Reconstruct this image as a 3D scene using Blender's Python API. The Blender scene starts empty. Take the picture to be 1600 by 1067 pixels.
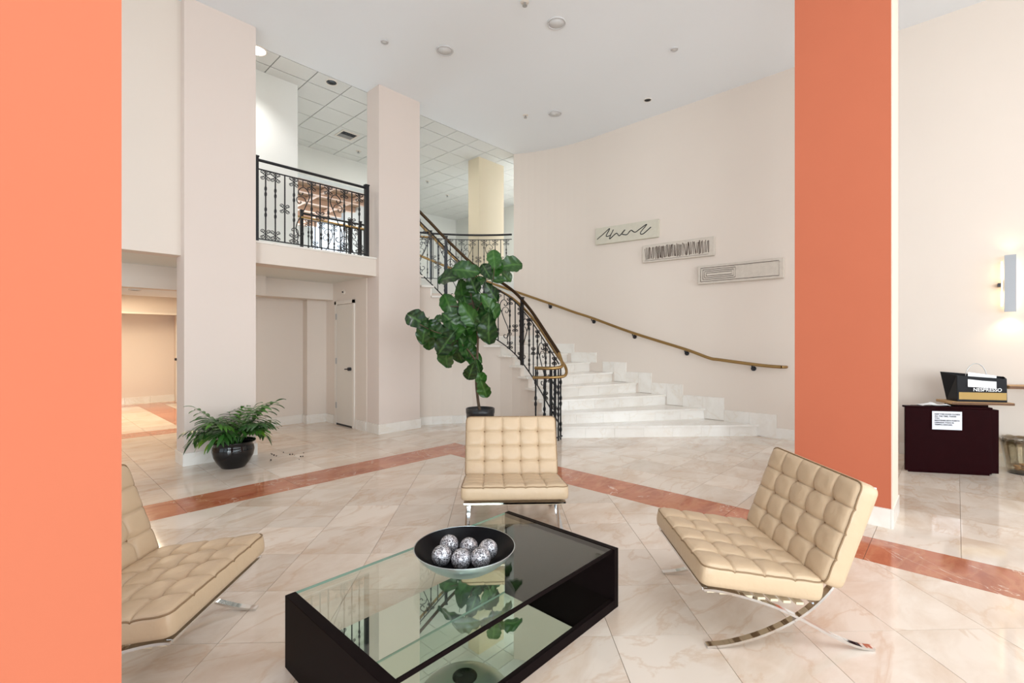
import bpy, bmesh, math, random
from mathutils import Vector, Matrix
random.seed(7)
sc = bpy.context.scene
C = sc.collection
PI = math.pi
# ---------------------------------------------------------------- camera, light, exposure
# world axes: x runs along the balcony front, y runs towards the back bays; the camera looks diagonally
FX, FY = 0.7285, 0.6850
def W(X, d):            # (right, forward) of the photographer -> room x, y
    return (d*FX + X*FY, d*FY - X*FX)
cam_d = bpy.data.cameras.new('camera'); cam = bpy.data.objects.new('camera', cam_d); C.objects.link(cam)
cam_d.sensor_width = 36; cam_d.lens = 739/1600*36; cam_d.clip_start = .05; cam_d.clip_end = 200
cam.location = (0, 0, 1.41); cam.rotation_euler = (PI/2, 0, -math.atan2(FX, FY))
sc.camera = cam
sc.view_settings.view_transform = 'Standard'; sc.view_settings.look = 'None'
sc.view_settings.exposure = 0.12; sc.view_settings.gamma = 1.0; sc.view_settings.use_curve_mapping = False
wd = bpy.data.worlds.new('sky'); sc.world = wd; wd.use_nodes = True
bg = wd.node_tree.nodes['Background']; bg.inputs[0].default_value = (.80, .90, 1, 1); bg.inputs[1].default_value = 1.8
def area(name, loc, rot, sx, sy, power, col=(1, 1, 1), spread=PI):
    l = bpy.data.lights.new(name, 'AREA'); l.shape = 'RECTANGLE'; l.size = sx; l.size_y = sy; l.energy = power; l.color = col; l.spread = spread
    o = bpy.data.objects.new(name, l); C.objects.link(o); o.location = loc; o.rotation_euler = rot
    return o
# daylight through the glazed street fronts behind the photographer
area('daylight_front', (2.4, -11.0, 2.4), (PI/2, 0, 0), 15.0, 5.0, 1150, (.85, .925, 1))
area('daylight_left', (-5.5, -4.6, 2.2), (PI/2, 0, -PI/2+.45), 6.0, 4.0, 430, (.85, .925, 1), 2.2)
# unseen fill lights added for the lobby and upstairs, then the warm corridor light
area('lobby_fill', (1.5, -2.5, 5.25), (0, 0, 0), 4, 3, 110, (.88, .94, 1))  # added overhead fill to even out the room, no fitting here
area('upstairs_fill', (9.35, 7.2, 5.25), (0, 0, 0), .9, .8, 85, (1, .99, .97))  # added fill, kept out of sight behind the right wall
area('upstairs_hall_fill', (4.95, 7.9, 5.25), (0, 0, 0), .9, .6, 26, (1, .99, .96))  # added fill, tucked behind the slim column
area('corridor_light', (1.3, 11.0, 2.36), (0, 0, 0), 1.2, 2.0, 90, (1, .84, .60))

# ---------------------------------------------------------------- materials
MATS = {}
def newmat(name):
    m = bpy.data.materials.new(name); m.use_nodes = True; MATS[name] = m
    nt = m.node_tree; return m, nt, nt.nodes['Principled BSDF']
def srgb(r, g, b):
    f = lambda c: (c/255/12.92) if c/255 <= .04045 else ((c/255+.055)/1.055)**2.4
    return (f(r), f(g), f(b), 1)
def simple(name, col, rough=.5, metal=0, spec=.5, noise=0, nscale=8, coat=0, bump=0, bscale=40):
    m, nt, p = newmat(name)
    p.inputs['Base Color'].default_value = col; p.inputs['Roughness'].default_value = rough
    p.inputs['Metallic'].default_value = metal; p.inputs['Specular IOR Level'].default_value = spec
    if coat: p.inputs['Coat Weight'].default_value = coat; p.inputs['Coat Roughness'].default_value = .05
    if noise or bump:
        g = nt.nodes.new('ShaderNodeNewGeometry')
    if noise:
        n = nt.nodes.new('ShaderNodeTexNoise'); n.inputs['Scale'].default_value = nscale; n.inputs['Detail'].default_value = 5
        nt.links.new(g.outputs['Position'], n.inputs['Vector'])
        mx = nt.nodes.new('ShaderNodeMix'); mx.data_type = 'RGBA'
        mx.inputs[6].default_value = tuple(c*(1-noise) for c in col[:3])+(1,); mx.inputs[7].default_value = tuple(min(1, c*(1+noise)) for c in col[:3])+(1,)
        nt.links.new(n.outputs['Fac'], mx.inputs[0]); nt.links.new(mx.outputs[2], p.inputs['Base Color'])
    if bump:
        n2 = nt.nodes.new('ShaderNodeTexNoise'); n2.inputs['Scale'].default_value = bscale; n2.inputs['Detail'].default_value = 3
        nt.links.new(g.outputs['Position'], n2.inputs['Vector'])
        b = nt.nodes.new('ShaderNodeBump'); b.inputs['Strength'].default_value = bump; b.inputs['Distance'].default_value = .01
        nt.links.new(n2.outputs['Fac'], b.inputs['Height']); nt.links.new(b.outputs['Normal'], p.inputs['Normal'])
    return m
def marble(name, base, vein, dark, rough=.1, scale=2.2, veinw=.05, var=.06, white=None):
    m, nt, p = newmat(name); N = nt.nodes.new; L = nt.links.new
    g = N('ShaderNodeNewGeometry'); oi = N('ShaderNodeObjectInfo'); at = N('ShaderNodeAttribute'); at.attribute_name = 'rnd'
    ad = N('ShaderNodeMath'); ad.operation = 'ADD'; L(oi.outputs['Random'], ad.inputs[0]); L(at.outputs['Fac'], ad.inputs[1])
    ml = N('ShaderNodeMath'); ml.operation = 'MULTIPLY'; ml.inputs[1].default_value = 37; L(ad.outputs[0], ml.inputs[0])
    cx = N('ShaderNodeCombineXYZ'); L(ml.outputs[0], cx.inputs[0]); L(ml.outputs[0], cx.inputs[2])
    va = N('ShaderNodeVectorMath'); va.operation = 'ADD'; L(g.outputs['Position'], va.inputs[0]); L(cx.outputs[0], va.inputs[1])
    mp = N('ShaderNodeMapping'); mp.inputs['Rotation'].default_value = (0, 0, .75); mp.inputs['Scale'].default_value = (1, 2.2, 1.6); L(va.outputs[0], mp.inputs[0])
    n1 = N('ShaderNodeTexNoise'); n1.inputs['Scale'].default_value = scale; n1.inputs['Detail'].default_value = 8; n1.inputs['Distortion'].default_value = .5; n1.inputs['Roughness'].default_value = .62; L(mp.outputs[0], n1.inputs['Vector'])
    r1 = N('ShaderNodeValToRGB'); r1.color_ramp.elements[0].position = .36; r1.color_ramp.elements[0].color = dark; r1.color_ramp.elements[1].position = .56; r1.color_ramp.elements[1].color = base; L(n1.outputs['Fac'], r1.inputs[0])
    n2 = N('ShaderNodeTexNoise'); n2.inputs['Scale'].default_value = scale*.7; n2.inputs['Detail'].default_value = 9; n2.inputs['Distortion'].default_value = .7; n2.inputs['Roughness'].default_value = .55; L(mp.outputs[0], n2.inputs['Vector'])
    s = N('ShaderNodeMath'); s.operation = 'SUBTRACT'; s.inputs[1].default_value = .5; L(n2.outputs['Fac'], s.inputs[0])
    a = N('ShaderNodeMath'); a.operation = 'ABSOLUTE'; L(s.outputs[0], a.inputs[0])
    r2 = N('ShaderNodeMapRange'); r2.inputs[1].default_value = 0; r2.inputs[2].default_value = veinw; r2.inputs[3].default_value = .38; r2.inputs[4].default_value = 0; L(a.outputs[0], r2.inputs[0])
    mx = N('ShaderNodeMix'); mx.data_type = 'RGBA'; mx.inputs[7].default_value = vein; L(r2.outputs[0], mx.inputs[0]); L(r1.outputs[0], mx.inputs[6])
    out = mx.outputs[2]
    if white:
        n3 = N('ShaderNodeTexNoise'); n3.inputs['Scale'].default_value = 1.3; n3.inputs['Detail'].default_value = 5; n3.inputs['Distortion'].default_value = 2.2; L(va.outputs[0], n3.inputs['Vector'])
        s3 = N('ShaderNodeMath'); s3.operation = 'SUBTRACT'; s3.inputs[1].default_value = .55; L(n3.outputs['Fac'], s3.inputs[0])
        a3 = N('ShaderNodeMath'); a3.operation = 'ABSOLUTE'; L(s3.outputs[0], a3.inputs[0])
        r3 = N('ShaderNodeMapRange'); r3.inputs[1].default_value = 0; r3.inputs[2].default_value = .006; r3.inputs[3].default_value = .8; r3.inputs[4].default_value = 0; L(a3.outputs[0], r3.inputs[0])
        m3 = N('ShaderNodeMix'); m3.data_type = 'RGBA'; m3.inputs[7].default_value = white; L(r3.outputs[0], m3.inputs[0]); L(out, m3.inputs[6]); out = m3.outputs[2]
    hs = N('ShaderNodeHueSaturation'); mr = N('ShaderNodeMapRange'); mr.inputs[3].default_value = 1-var; mr.inputs[4].default_value = 1+var
    fr = N('ShaderNodeMath'); fr.operation = 'FRACT'; L(ad.outputs[0], fr.inputs[0]); L(fr.outputs[0], mr.inputs[0]); L(mr.outputs[0], hs.inputs['Value']); L(out, hs.inputs['Color'])
    L(hs.outputs[0], p.inputs['Base Color']); p.inputs['Roughness'].default_value = rough; p.inputs['Specular IOR Level'].default_value = .55
    return m
M_wall = simple('wall_paint', srgb(226, 213, 201), .85, spec=.2, noise=.02, nscale=1.2)
M_wallw = simple('wall_paint_white', srgb(226, 226, 220), .85, spec=.2, noise=.02, nscale=1.2)
M_col = simple('column_paint', srgb(223, 208, 198), .85, spec=.2, noise=.02, nscale=1.2)
M_tan = simple('column_paint_tan', srgb(219, 205, 178), .85, spec=.2, noise=.02, nscale=1.2)
M_ceil = simple('ceiling_paint', srgb(238, 240, 242), .9, spec=.1, noise=.012, nscale=.8)
M_orange = simple('orange_paint', srgb(187, 104, 76), .85, spec=.2, noise=.035, nscale=2.2)
M_orange_lit = simple('orange_paint_lit_side', srgb(240, 205, 188), .85, spec=.2)  # light on the orange column's side, put into a paler colour
M_panel = simple('ceiling_panel_fibre', srgb(226, 226, 222), .95, spec=.1, noise=.02, nscale=30)
M_grid = simple('ceiling_grid', srgb(160, 160, 158), .8)
M_marble = marble('cream_marble', srgb(228, 214, 200), srgb(202, 166, 134), srgb(214, 193, 174), rough=.08, scale=1.5, veinw=.022, var=.08)
M_white = marble('white_marble', srgb(238, 232, 224), srgb(222, 208, 190), srgb(231, 223, 213), rough=.16, scale=1.5, veinw=.02, var=.03)
M_red = marble('red_marble', srgb(190, 118, 88), srgb(206, 146, 108), srgb(166, 92, 66), rough=.10, scale=3.0, veinw=.05, var=.1, white=srgb(232, 206, 186))
M_grout = simple('grout', srgb(150, 132, 112), .8)
M_iron = simple('wrought_iron', (.012, .012, .014, 1), .38, metal=.3)
M_bronze = simple('bronze_rail', srgb(66, 48, 30), .32, metal=.85)
M_brass = simple('brass', srgb(164, 134, 88), .33, metal=1)
M_chrome = simple('chrome', (.78, .78, .78, 1), .07, metal=1)
M_leather = simple('cream_leather', srgb(200, 174, 143), .38, spec=.4, noise=.05, nscale=5, bump=.5, bscale=14)
M_piping = simple('leather_piping', srgb(140, 112, 80), .5)
M_strap = simple('leather_strap', srgb(226, 208, 178), .5)
M_black = simple('black_wood', (.007, .004, .004, 1), .4, spec=.03, noise=.2, nscale=30)
M_mahog = simple('dark_mahogany', srgb(30, 4, 6), .38, spec=.03, noise=.2, nscale=12)
M_pot = simple('black_glaze', (.004, .004, .005, 1), .05, spec=.35, coat=.25)
M_potm = simple('black_plastic', (.012, .013, .016, 1), .28)
M_soil = simple('soil', (.03, .02, .014, 1), .95, bump=1, bscale=60)
M_bark = simple('bark', srgb(88, 70, 54), .85, noise=.3, nscale=40, bump=.6, bscale=80)
M_bowl_in = simple('bowl_black_lining', (.004, .004, .005, 1), .3, spec=.12)
M_bowl = simple('brushed_aluminium', srgb(196, 204, 206), .3, metal=.9, noise=.08, nscale=9)
M_door = simple('door_paint', srgb(222, 214, 203), .6)
M_trim = simple('trim_paint', srgb(228, 219, 208), .55)
M_steel = simple('steel', (.5, .5, .5, 1), .3, metal=1)
M_dark = simple('dark_metal', (.03, .03, .035, 1), .4, metal=.5)
M_grille = simple('speaker_grille', srgb(222, 221, 220), .9)
M_ring = simple('grille_ring', srgb(205, 203, 202), .8)
M_stone = simple('cast_stone', srgb(208, 197, 184), .9, noise=.1, nscale=18, bump=.5, bscale=50)
M_stone2 = simple('cast_stone_green', srgb(208, 201, 184), .9, noise=.08, nscale=14, bump=.4, bscale=50)
M_groove = simple('groove_stain', srgb(70, 52, 42), .9)
M_ink = simple('black_ink', (.015, .015, .015, 1), .7)
M_paper = simple('paper', srgb(238, 238, 238), .8)
M_paperg = simple('sign_paper', srgb(214, 214, 220), .7)
M_bag = simple('black_card_bag', (.012, .012, .014, 1), .35, spec=.15)
M_gold = simple('gold_foil', srgb(170, 140, 84), .35, metal=.5)
M_board = simple('worn_wood', srgb(186, 146, 100), .55, noise=.25, nscale=14)
M_boarde = simple('worn_wood_edge', srgb(100, 68, 44), .7, noise=.3, nscale=20)
M_sconce = simple('sconce_metal', srgb(150, 150, 152), .35, metal=.3)
M_brown = simple('brown_ceiling', srgb(170, 138, 112), .8, noise=.2, nscale=3)
M_beam = simple('pink_beam', srgb(226, 190, 166), .7)
M_wframe = simple('window_frame_metal', (.06, .06, .065, 1), .4, metal=.6)
M_bulb_off = simple('lamp_reflector', (.02, .02, .02, 1), .15, metal=.8)
def emis(name, col, s):
    m, nt, p = newmat(name); p.inputs['Emission Color'].default_value = col; p.inputs['Emission Strength'].default_value = s; p.inputs['Base Color'].default_value = col; return m
M_lamp = emis('lit_lamp', (1, .97, .9, 1), 5)
M_lampw = emis('lit_sconce_lamp', (1, .78, .5, 1), 4)
M_sky = emis('daylit_window', (.62, .80, 1, 1), 4)
# glitter
m, nt, p = newmat('silver_glitter'); M_glit = m
v = nt.nodes.new('ShaderNodeTexVoronoi'); v.inputs['Scale'].default_value = 210
g = nt.nodes.new('ShaderNodeNewGeometry'); nt.links.new(g.outputs['Position'], v.inputs['Vector'])
r = nt.nodes.new('ShaderNodeValToRGB'); r.color_ramp.elements[0].color = (.05, .045, .055, 1); r.color_ramp.elements[1].color = (.95, .94, .98, 1); r.color_ramp.elements[0].position = .2; r.color_ramp.elements[1].position = .85
nt.links.new(v.outputs['Color'], r.inputs[0]); nt.links.new(r.outputs[0], p.inputs['Base Color'])
p.inputs['Metallic'].default_value = .55; p.inputs['Roughness'].default_value = .35
b = nt.nodes.new('ShaderNodeBump'); b.inputs['Strength'].default_value = 1; b.inputs['Distance'].default_value = .004; nt.links.new(v.outputs['Color'], b.inputs['Height']); nt.links.new(b.outputs[0], p.inputs['Normal'])
# glass kinds
def thin_glass(name, col, refl):
    m, nt, p = newmat(name); nt.nodes.remove(p); o = nt.nodes['Material Output']
    t = nt.nodes.new('ShaderNodeBsdfTransparent'); t.inputs[0].default_value = col
    gl = nt.nodes.new('ShaderNodeBsdfGlossy'); gl.inputs['Roughness'].default_value = .01
    f = nt.nodes.new('ShaderNodeLayerWeight'); pw = nt.nodes.new('ShaderNodeMath'); pw.operation = 'POWER'; pw.inputs[1].default_value = 4.5; nt.links.new(f.outputs['Facing'], pw.inputs[0])
    mu = nt.nodes.new('ShaderNodeMath'); mu.operation = 'MULTIPLY_ADD'; mu.inputs[1].default_value = .9*refl; mu.inputs[2].default_value = .04*refl; mu.use_clamp = True; nt.links.new(pw.outputs[0], mu.inputs[0])
    mx = nt.nodes.new('ShaderNodeMixShader'); nt.links.new(mu.outputs[0], mx.inputs[0]); nt.links.new(t.outputs[0], mx.inputs[1]); nt.links.new(gl.outputs[0], mx.inputs[2]); nt.links.new(mx.outputs[0], o.inputs[0]); return m
M_glass = thin_glass('clear_green_glass', (.93, .97, .935, 1), 1.3)
M_pane = thin_glass('window_glass', (.97, .98, .97, 1), 1)
M_bin = thin_glass('clear_plastic', (.86, .82, .74, 1), 2)
M_gedge = simple('glass_edge', srgb(120, 160, 145), .1, spec=.8)
M_mirror = simple('mirror_glass', (.70, .76, .68, 1), .015, metal=1)
# leaves
def leafmat(name, a, b_, veins=0):
    m, nt, p = newmat(name); N = nt.nodes.new; L = nt.links.new
    oi = N('ShaderNodeObjectInfo'); mx = N('ShaderNodeMix'); mx.data_type = 'RGBA'; mx.inputs[6].default_value = a; mx.inputs[7].default_value = b_
    L(oi.outputs['Random'], mx.inputs[0]); out = mx.outputs[2]
    if veins:
        at = N('ShaderNodeAttribute'); at.attribute_name = 'vein'; m2 = N('ShaderNodeMix'); m2.data_type = 'RGBA'; m2.inputs[7].default_value = (.12, .26, .06, 1)
        L(at.outputs['Fac'], m2.inputs[0]); L(out, m2.inputs[6]); out = m2.outputs[2]
    L(out, p.inputs['Base Color']); p.inputs['Roughness'].default_value = .30
    p.inputs['Subsurface Weight'].default_value = 0
    return m
M_fig = leafmat('fig_leaf', (.004, .022, .006, 1), (.028, .11, .014, 1), 1)
M_palm = leafmat('palm_leaf', (.015, .07, .012, 1), (.075, .21, .025, 1))
M_palmy = leafmat('palm_leaf_yellow', (.22, .34, .03, 1), (.14, .30, .03, 1))

# ---------------------------------------------------------------- object helpers
def link(name, me, parent=None, loc=(0, 0, 0), rz=0, rot=None):
    o = bpy.data.objects.new(name, me); C.objects.link(o); o.parent = parent; o.location = loc
    o.rotation_euler = rot if rot else (0, 0, rz); return o
def empty(name, loc=(0, 0, 0), rz=0, label=None, cat=None, group=None, kind=None, parent=None):
    o = bpy.data.objects.new(name, None); C.objects.link(o); o.location = loc; o.rotation_euler = (0, 0, rz); o.parent = parent
    o.empty_display_size = .1
    return tag(o, label, cat, group, kind)
def tag(o, label=None, cat=None, group=None, kind=None):
    if label: o['label'] = label
    if cat: o['category'] = cat
    if group: o['group'] = group
    if kind: o['kind'] = kind
    return o
class MB:
    def __init__(s): s.v = []; s.f = []; s.sm = []; s.rnd = None
    def add(s, vs, fs, smooth=False):
        n = len(s.v); s.v += [tuple(p) for p in vs]; s.f += [tuple(i+n for i in f) for f in fs]; s.sm += [smooth]*len(fs); return s
    def box(s, x0, y0, z0, x1, y1, z1):
        x0, x1 = min(x0, x1), max(x0, x1); y0, y1 = min(y0, y1), max(y0, y1); z0, z1 = min(z0, z1), max(z0, z1)
        return s.add([(x0,y0,z0),(x1,y0,z0),(x1,y1,z0),(x0,y1,z0),(x0,y0,z1),(x1,y0,z1),(x1,y1,z1),(x0,y1,z1)],
              [(0,3,2,1),(4,5,6,7),(0,1,5,4),(1,2,6,5),(2,3,7,6),(3,0,4,7)])
    def prism(s, poly, z0, z1):     # poly ccw
        n = len(poly); vs = [(p[0],p[1],z0) for p in poly]+[(p[0],p[1],z1) for p in poly]
        return s.add(vs, [tuple(range(n))[::-1], tuple(range(n, 2*n))]+[(i,(i+1)%n,(i+1)%n+n,i+n) for i in range(n)])
    def bar(s, a, b, w, z0, z1, w2=None, off=0):   # straight wall between 2D points: width w to the left side of a->b
        a = Vector(a); b = Vector(b); d = (b-a).normalized(); n = Vector((-d.y, d.x)); 
        return s.prism([a+n*off, b+n*off, b+n*(off+w), a+n*(off+w)] if w > 0 else [a+n*(off+w), b+n*(off+w), b+n*off, a+n*off], z0, z1)
    def tube(s, pts, r, n=6, closed=False, flat=None, up=None):
        pts = [Vector(p) for p in pts]; N = len(pts); rs = r if isinstance(r, (list, tuple)) else [r]*N
        vs = []; prev = None
        for i, p in enumerate(pts):
            if closed: t = (pts[(i+1) % N]-pts[i-1])
            else: t = pts[min(i+1, N-1)]-pts[max(i-1, 0)]
            t = t.normalized() if t.length > 1e-9 else Vector((0,0,1))
            if prev is None:
                a = up if up else (Vector((0,0,1)) if abs(t.z) < .9 else Vector((1,0,0)))
                nrm = (Vector(a)-t*t.dot(Vector(a))).normalized()
            else:
                nrm = prev-t*t.dot(prev); nrm = nrm.normalized() if nrm.length > 1e-6 else Vector((1,0,0))
            prev = nrm; bn = t.cross(nrm)
            for k in range(n):
                an = 2*PI*k/n + (PI/n if n == 4 else 0)
                q = p+(nrm*math.cos(an)+bn*math.sin(an))*rs[i]
                vs.append(q)
        fs = []
        for i in range(N if closed else N-1):
            j = (i+1) % N
            for k in range(n): fs.append((i*n+k, i*n+(k+1) % n, j*n+(k+1) % n, j*n+k))
        s.add(vs, fs, n > 4)
        if not closed: s.add(vs[:n], [tuple(range(n))[::-1]]); s.add(vs[-n:], [tuple(range(n))])
        return s
    def rect_sweep(s, pts, side, w, t):      # flat bar: width w along 'side', thickness t
        pts = [Vector(p) for p in pts]; side = Vector(side).normalized(); N = len(pts); vs = []
        for i, p in enumerate(pts):
            tn = (pts[min(i+1,N-1)]-pts[max(i-1,0)]).normalized(); up = side.cross(tn).normalized()
            for a, b in ((-1,-1),(1,-1),(1,1),(-1,1)): vs.append(p+side*(a*w/2)+up*(b*t/2))
        fs = [(i*4+k, i*4+(k+1)%4, (i+1)*4+(k+1)%4, (i+1)*4+k) for i in range(N-1) for k in range(4)]
        s.add(vs, fs+[(3,2,1,0),(4*N-4,4*N-3,4*N-2,4*N-1)]); return s
    def lathe(s, prof, n=32, c=(0,0,0), cap=True):
        vs = []
        for (r, z) in prof:
            for k in range(n): a = 2*PI*k/n; vs.append((c[0]+r*math.cos(a), c[1]+r*math.sin(a), c[2]+z))
        fs = [(i*n+k, i*n+(k+1)%n, (i+1)*n+(k+1)%n, (i+1)*n+k) for i in range(len(prof)-1) for k in range(n)]
        s.add(vs, fs, True)
        if cap:
            s.add(vs[:n], [tuple(range(n))[::-1]]); s.add(vs[-n:], [tuple(range(n))])
        return s
    def sphere(s, c, r, n=12, m=8, sz=1):
        vs = [(c[0], c[1], c[2]-r*sz)]
        for i in range(1, m):
            ph = -PI/2+PI*i/m
            for k in range(n): a = 2*PI*k/n; vs.append((c[0]+r*math.cos(ph)*math.cos(a), c[1]+r*math.cos(ph)*math.sin(a), c[2]+r*math.sin(ph)*sz))
        vs.append((c[0], c[1], c[2]+r*sz)); T = len(vs)-1
        fs = [(0, 1+(k+1)%n, 1+k) for k in range(n)]+[(1+(i)*n+k, 1+i*n+(k+1)%n, 1+(i+1)*n+(k+1)%n, 1+(i+1)*n+k) for i in range(m-2) for k in range(n)]+[(T, 1+(m-2)*n+k, 1+(m-2)*n+(k+1)%n) for k in range(n)]
        return s.add(vs, fs, True)
    def mesh(s, name, mat, off=(0,0,0)):
        me = bpy.data.meshes.new(name); ox, oy, oz = off
        me.from_pydata([(p[0]-ox, p[1]-oy, p[2]-oz) for p in s.v], [], s.f)
        me.polygons.foreach_set('use_smooth', s.sm)
        if mat: me.materials.append(mat)
        if s.rnd:
            at = me.attributes.new('rnd', 'FLOAT', 'FACE'); at.data.foreach_set('value', s.rnd)
        me.update(); return me
def wloc(o):
    p = Vector((0,0,0))
    while o is not None: p += o.location; o = o.parent
    return p
def put(name, mb, mat, parent=None, bevel=0, world=True, center=False):
    """link as one object; vertices given in world coordinates (parents unrotated)"""
    off = wloc(parent) if (parent and world) else Vector((0,0,0))
    if center or (world and not parent):
        xs = [p[0] for p in mb.v]; ys = [p[1] for p in mb.v]; zs = [p[2] for p in mb.v]
        c = Vector(((min(xs)+max(xs))/2, (min(ys)+max(ys))/2, min(zs)))
    else: c = off
    o = link(name, mb.mesh(name, mat, c), parent, c-off)
    if bevel:
        bm = bmesh.new(); bm.from_mesh(o.data); bmesh.ops.bevel(bm, geom=bm.edges[:], offset=bevel, segments=2, affect='EDGES', profile=.5); bm.to_mesh(o.data); bm.free()
    return o
def copy(o, parent, **kw):
    c = o.copy(); C.objects.link(c); c.parent = parent
    for k, v_ in kw.items(): setattr(c, k, v_)
    return c
def catmull(P, n=8):
    P = [Vector(p) for p in P]; out = []
    for i in range(len(P)-1):
        p0 = P[max(i-1,0)]; p1 = P[i]; p2 = P[i+1]; p3 = P[min(i+2, len(P)-1)]
        for k in range(n):
            t = k/n; out.append(.5*((2*p1)+(p2-p0)*t+(2*p0-5*p1+4*p2-p3)*t*t+(3*p1-p0-3*p2+p3)*t*t*t))
    out.append(P[-1]); return out
def clip(poly, a, b, c):       # keep a*x+b*y<=c
    out = []
    for i in range(len(poly)):
        p = poly[i]; q = poly[(i+1)%len(poly)]; dp = a*p[0]+b*p[1]-c; dq = a*q[0]+b*q[1]-c
        if dp <= 0: out.append(p)
        if dp*dq < 0: t = dp/(dp-dq); out.append((p[0]+(q[0]-p[0])*t, p[1]+(q[1]-p[1])*t))
    return out
def parea(p): return abs(sum(p[i][0]*p[(i+1)%len(p)][1]-p[(i+1)%len(p)][0]*p[i][1] for i in range(len(p))))/2
def project(x, y, z):
    d = x*FX+y*FY; X = x*FY-y*FX
    if d < .3: return None
    return 800+739*X/d, 533.5-739*(z-1.41)/d
H = 5.32; FL = 2.69; T = .4635; BU, BV = 3.785, 4.613       # ceiling, upper floor, tile, border corner
RISE = FL/16
CU, CV, CR = 4.47, 5.10, 3.2        # centre and radius of the curved stair wall

# ---------------------------------------------------------------- floor
X0, X1, Y0, Y1 = -3.6, 7.67, -7.0, 13.6
floor = put('floor', MB().box(X0-.1, Y0-.1, -.14, X1+.1, Y1+.1, -.004), M_grout); tag(floor, kind='structure')
fl_off = wloc(floor)
tiles = []      # (poly, matkey)
G = .0014
def inset(poly, g):
    out = poly; n = len(poly)
    c = (sum(p[0] for p in poly)/n, sum(p[1] for p in poly)/n)
    for i in range(n):
        p = poly[i]; q = poly[(i+1)%n]; dx, dy = q[0]-p[0], q[1]-p[1]; l = math.hypot(dx, dy)
        if l < 1e-6: continue
        a, b = dy/l, -dx/l; cc = a*p[0]+b*p[1]
        if a*c[0]+b*c[1] > cc: a, b, cc = -a, -b, -cc
        out = clip(out, a, b, cc-g)
        if len(out) < 3: return []
    return out
S2 = math.sqrt(.5); s0 = 2.25; t0 = .085
for i in range(-30, 26):
    for j in range(-30, 32):
        s, t = s0+i*T, t0+j*T
        q = [((a+b)*S2, (a-b)*S2) for a, b in ((s,t),(s,t+T),(s+T,t+T),(s+T,t))]
        for cl in ((1,0,BU),(0,1,BV),(-1,0,-X0),(0,-1,-Y0)): q = clip(q, *cl) if len(q) > 2 else []
        if len(q) > 2 and parea(q) > .002: tiles.append((q, 0))
ob = T
for i in range(-17, 9):
    for j in range(-27, 20):
        x, y = BU+i*T, BV+j*T
        if x < BU-.01 and y < BV-.01: continue
        if abs(x-BU) < .01 and y < BV+.01 or abs(y-BV) < .01 and x < BU+.01: continue
        # second border inside the corridor
        q = [(x,y),(x+T,y),(x+T,y+T),(x,y+T)]
        for cl in ((-1,0,-X0),(0,-1,-Y0),(1,0,X1),(0,1,Y1)): q = clip(q, *cl) if len(q) > 2 else []
        if len(q) < 3 or parea(q) < .002: continue
        cx, cy = x+T/2, y+T/2
        jy = round((y-BV)/T); jx = round((x-BU)/T)
        red = (x < 2.4 and jy in (9, 18)) or (jx == -4 and 9 <= jy <= 18) or (jx==-8 and 9<=jy<=18)
        tiles.append((q, 1 if red else 0))
L2 = 2*T        # long red border pieces
k = 0
while BV-k*L2 > Y0:
    y1 = BV+T if k == 0 else BV-(k-1)*L2-L2+T*0; k += 1
y = BV+T; first = True
while y > Y0:
    y2 = max(y-L2, Y0); tiles.append(([(BU,y2),(BU+T,y2),(BU+T,y),(BU,y)], 1)); y = y2
x = BU
while x > X0:
    x2 = max(x-L2, X0); tiles.append(([(x2,BV),(x,BV),(x,BV+T),(x2,BV+T)], 1)); x = x2
vis, hid = [], []
for q, m_ in tiles:
    n = len(q); cx = sum(p[0] for p in q)/n; cy = sum(p[1] for p in q)/n
    # under solid columns nothing is needed
    ok = any((lambda pr: pr and -20 < pr[0] < 1620 and -20 < pr[1] < 1090)(project(px, py, 0)) for px, py in list(q)+[(cx,cy)])
    (vis if ok else hid).append((cx*FX+cy*FY, q, m_))
vis.sort(key=lambda a: a[0])
hid += [a for a in vis if a[2] == 0][300:]; keep = [a for a in vis if a[2] == 0][:300]; reds = [a for a in vis if a[2] == 1]
cache = {}
def tile_obj(q, name, mat):
    q = inset(q, G)
    if len(q) < 3: return
    c = (sum(p[0] for p in q)/len(q), sum(p[1] for p in q)/len(q))
    key = (name, tuple((round(p[0]-c[0], 4), round(p[1]-c[1], 4)) for p in q))
    if key not in cache:
        area_ = sum((q[i][0]*q[(i+1)%len(q)][1]-q[(i+1)%len(q)][0]*q[i][1]) for i in range(len(q)))
        qq = q if area_ > 0 else q[::-1]
        cache[key] = MB().prism([(p[0]-c[0], p[1]-c[1]) for p in qq], -.004, 0).mesh(name, mat)
    o = link(name, cache[key], floor, (c[0]-fl_off.x, c[1]-fl_off.y, -fl_off.z)); return o
for _, q, m_ in keep: tile_obj(q, 'floor_tile', M_marble)
for _, q, m_ in reds: tile_obj(q, 'border_tile', M_red)
for mk, nm, mt in ((0, 'far_floor_tiles', M_marble), (1, 'far_border_tiles', M_red)):
    mb = MB(); mb.rnd = []
    for _, q, m_ in hid:
        if m_ != mk: continue
        q = inset(q, G)
        if len(q) < 3: continue
        if sum((q[i][0]*q[(i+1)%len(q)][1]-q[(i+1)%len(q)][0]*q[i][1]) for i in range(len(q))) < 0: q = q[::-1]
        n0 = len(mb.f); mb.prism(q, -.004, 0); r_ = random.random(); mb.rnd += [r_]*(len(mb.f)-n0)
    if mb.v: tag(put(nm, mb, mt, floor), kind='stuff')

# ---------------------------------------------------------------- shell
def struct(name, mb, mat): return tag(put(name, mb, mat), kind='structure')
ceiling = struct('ceiling', MB().box(X0-.1, Y0-.1, H, 7.9, 6.74, H+.2), M_ceil)
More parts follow.
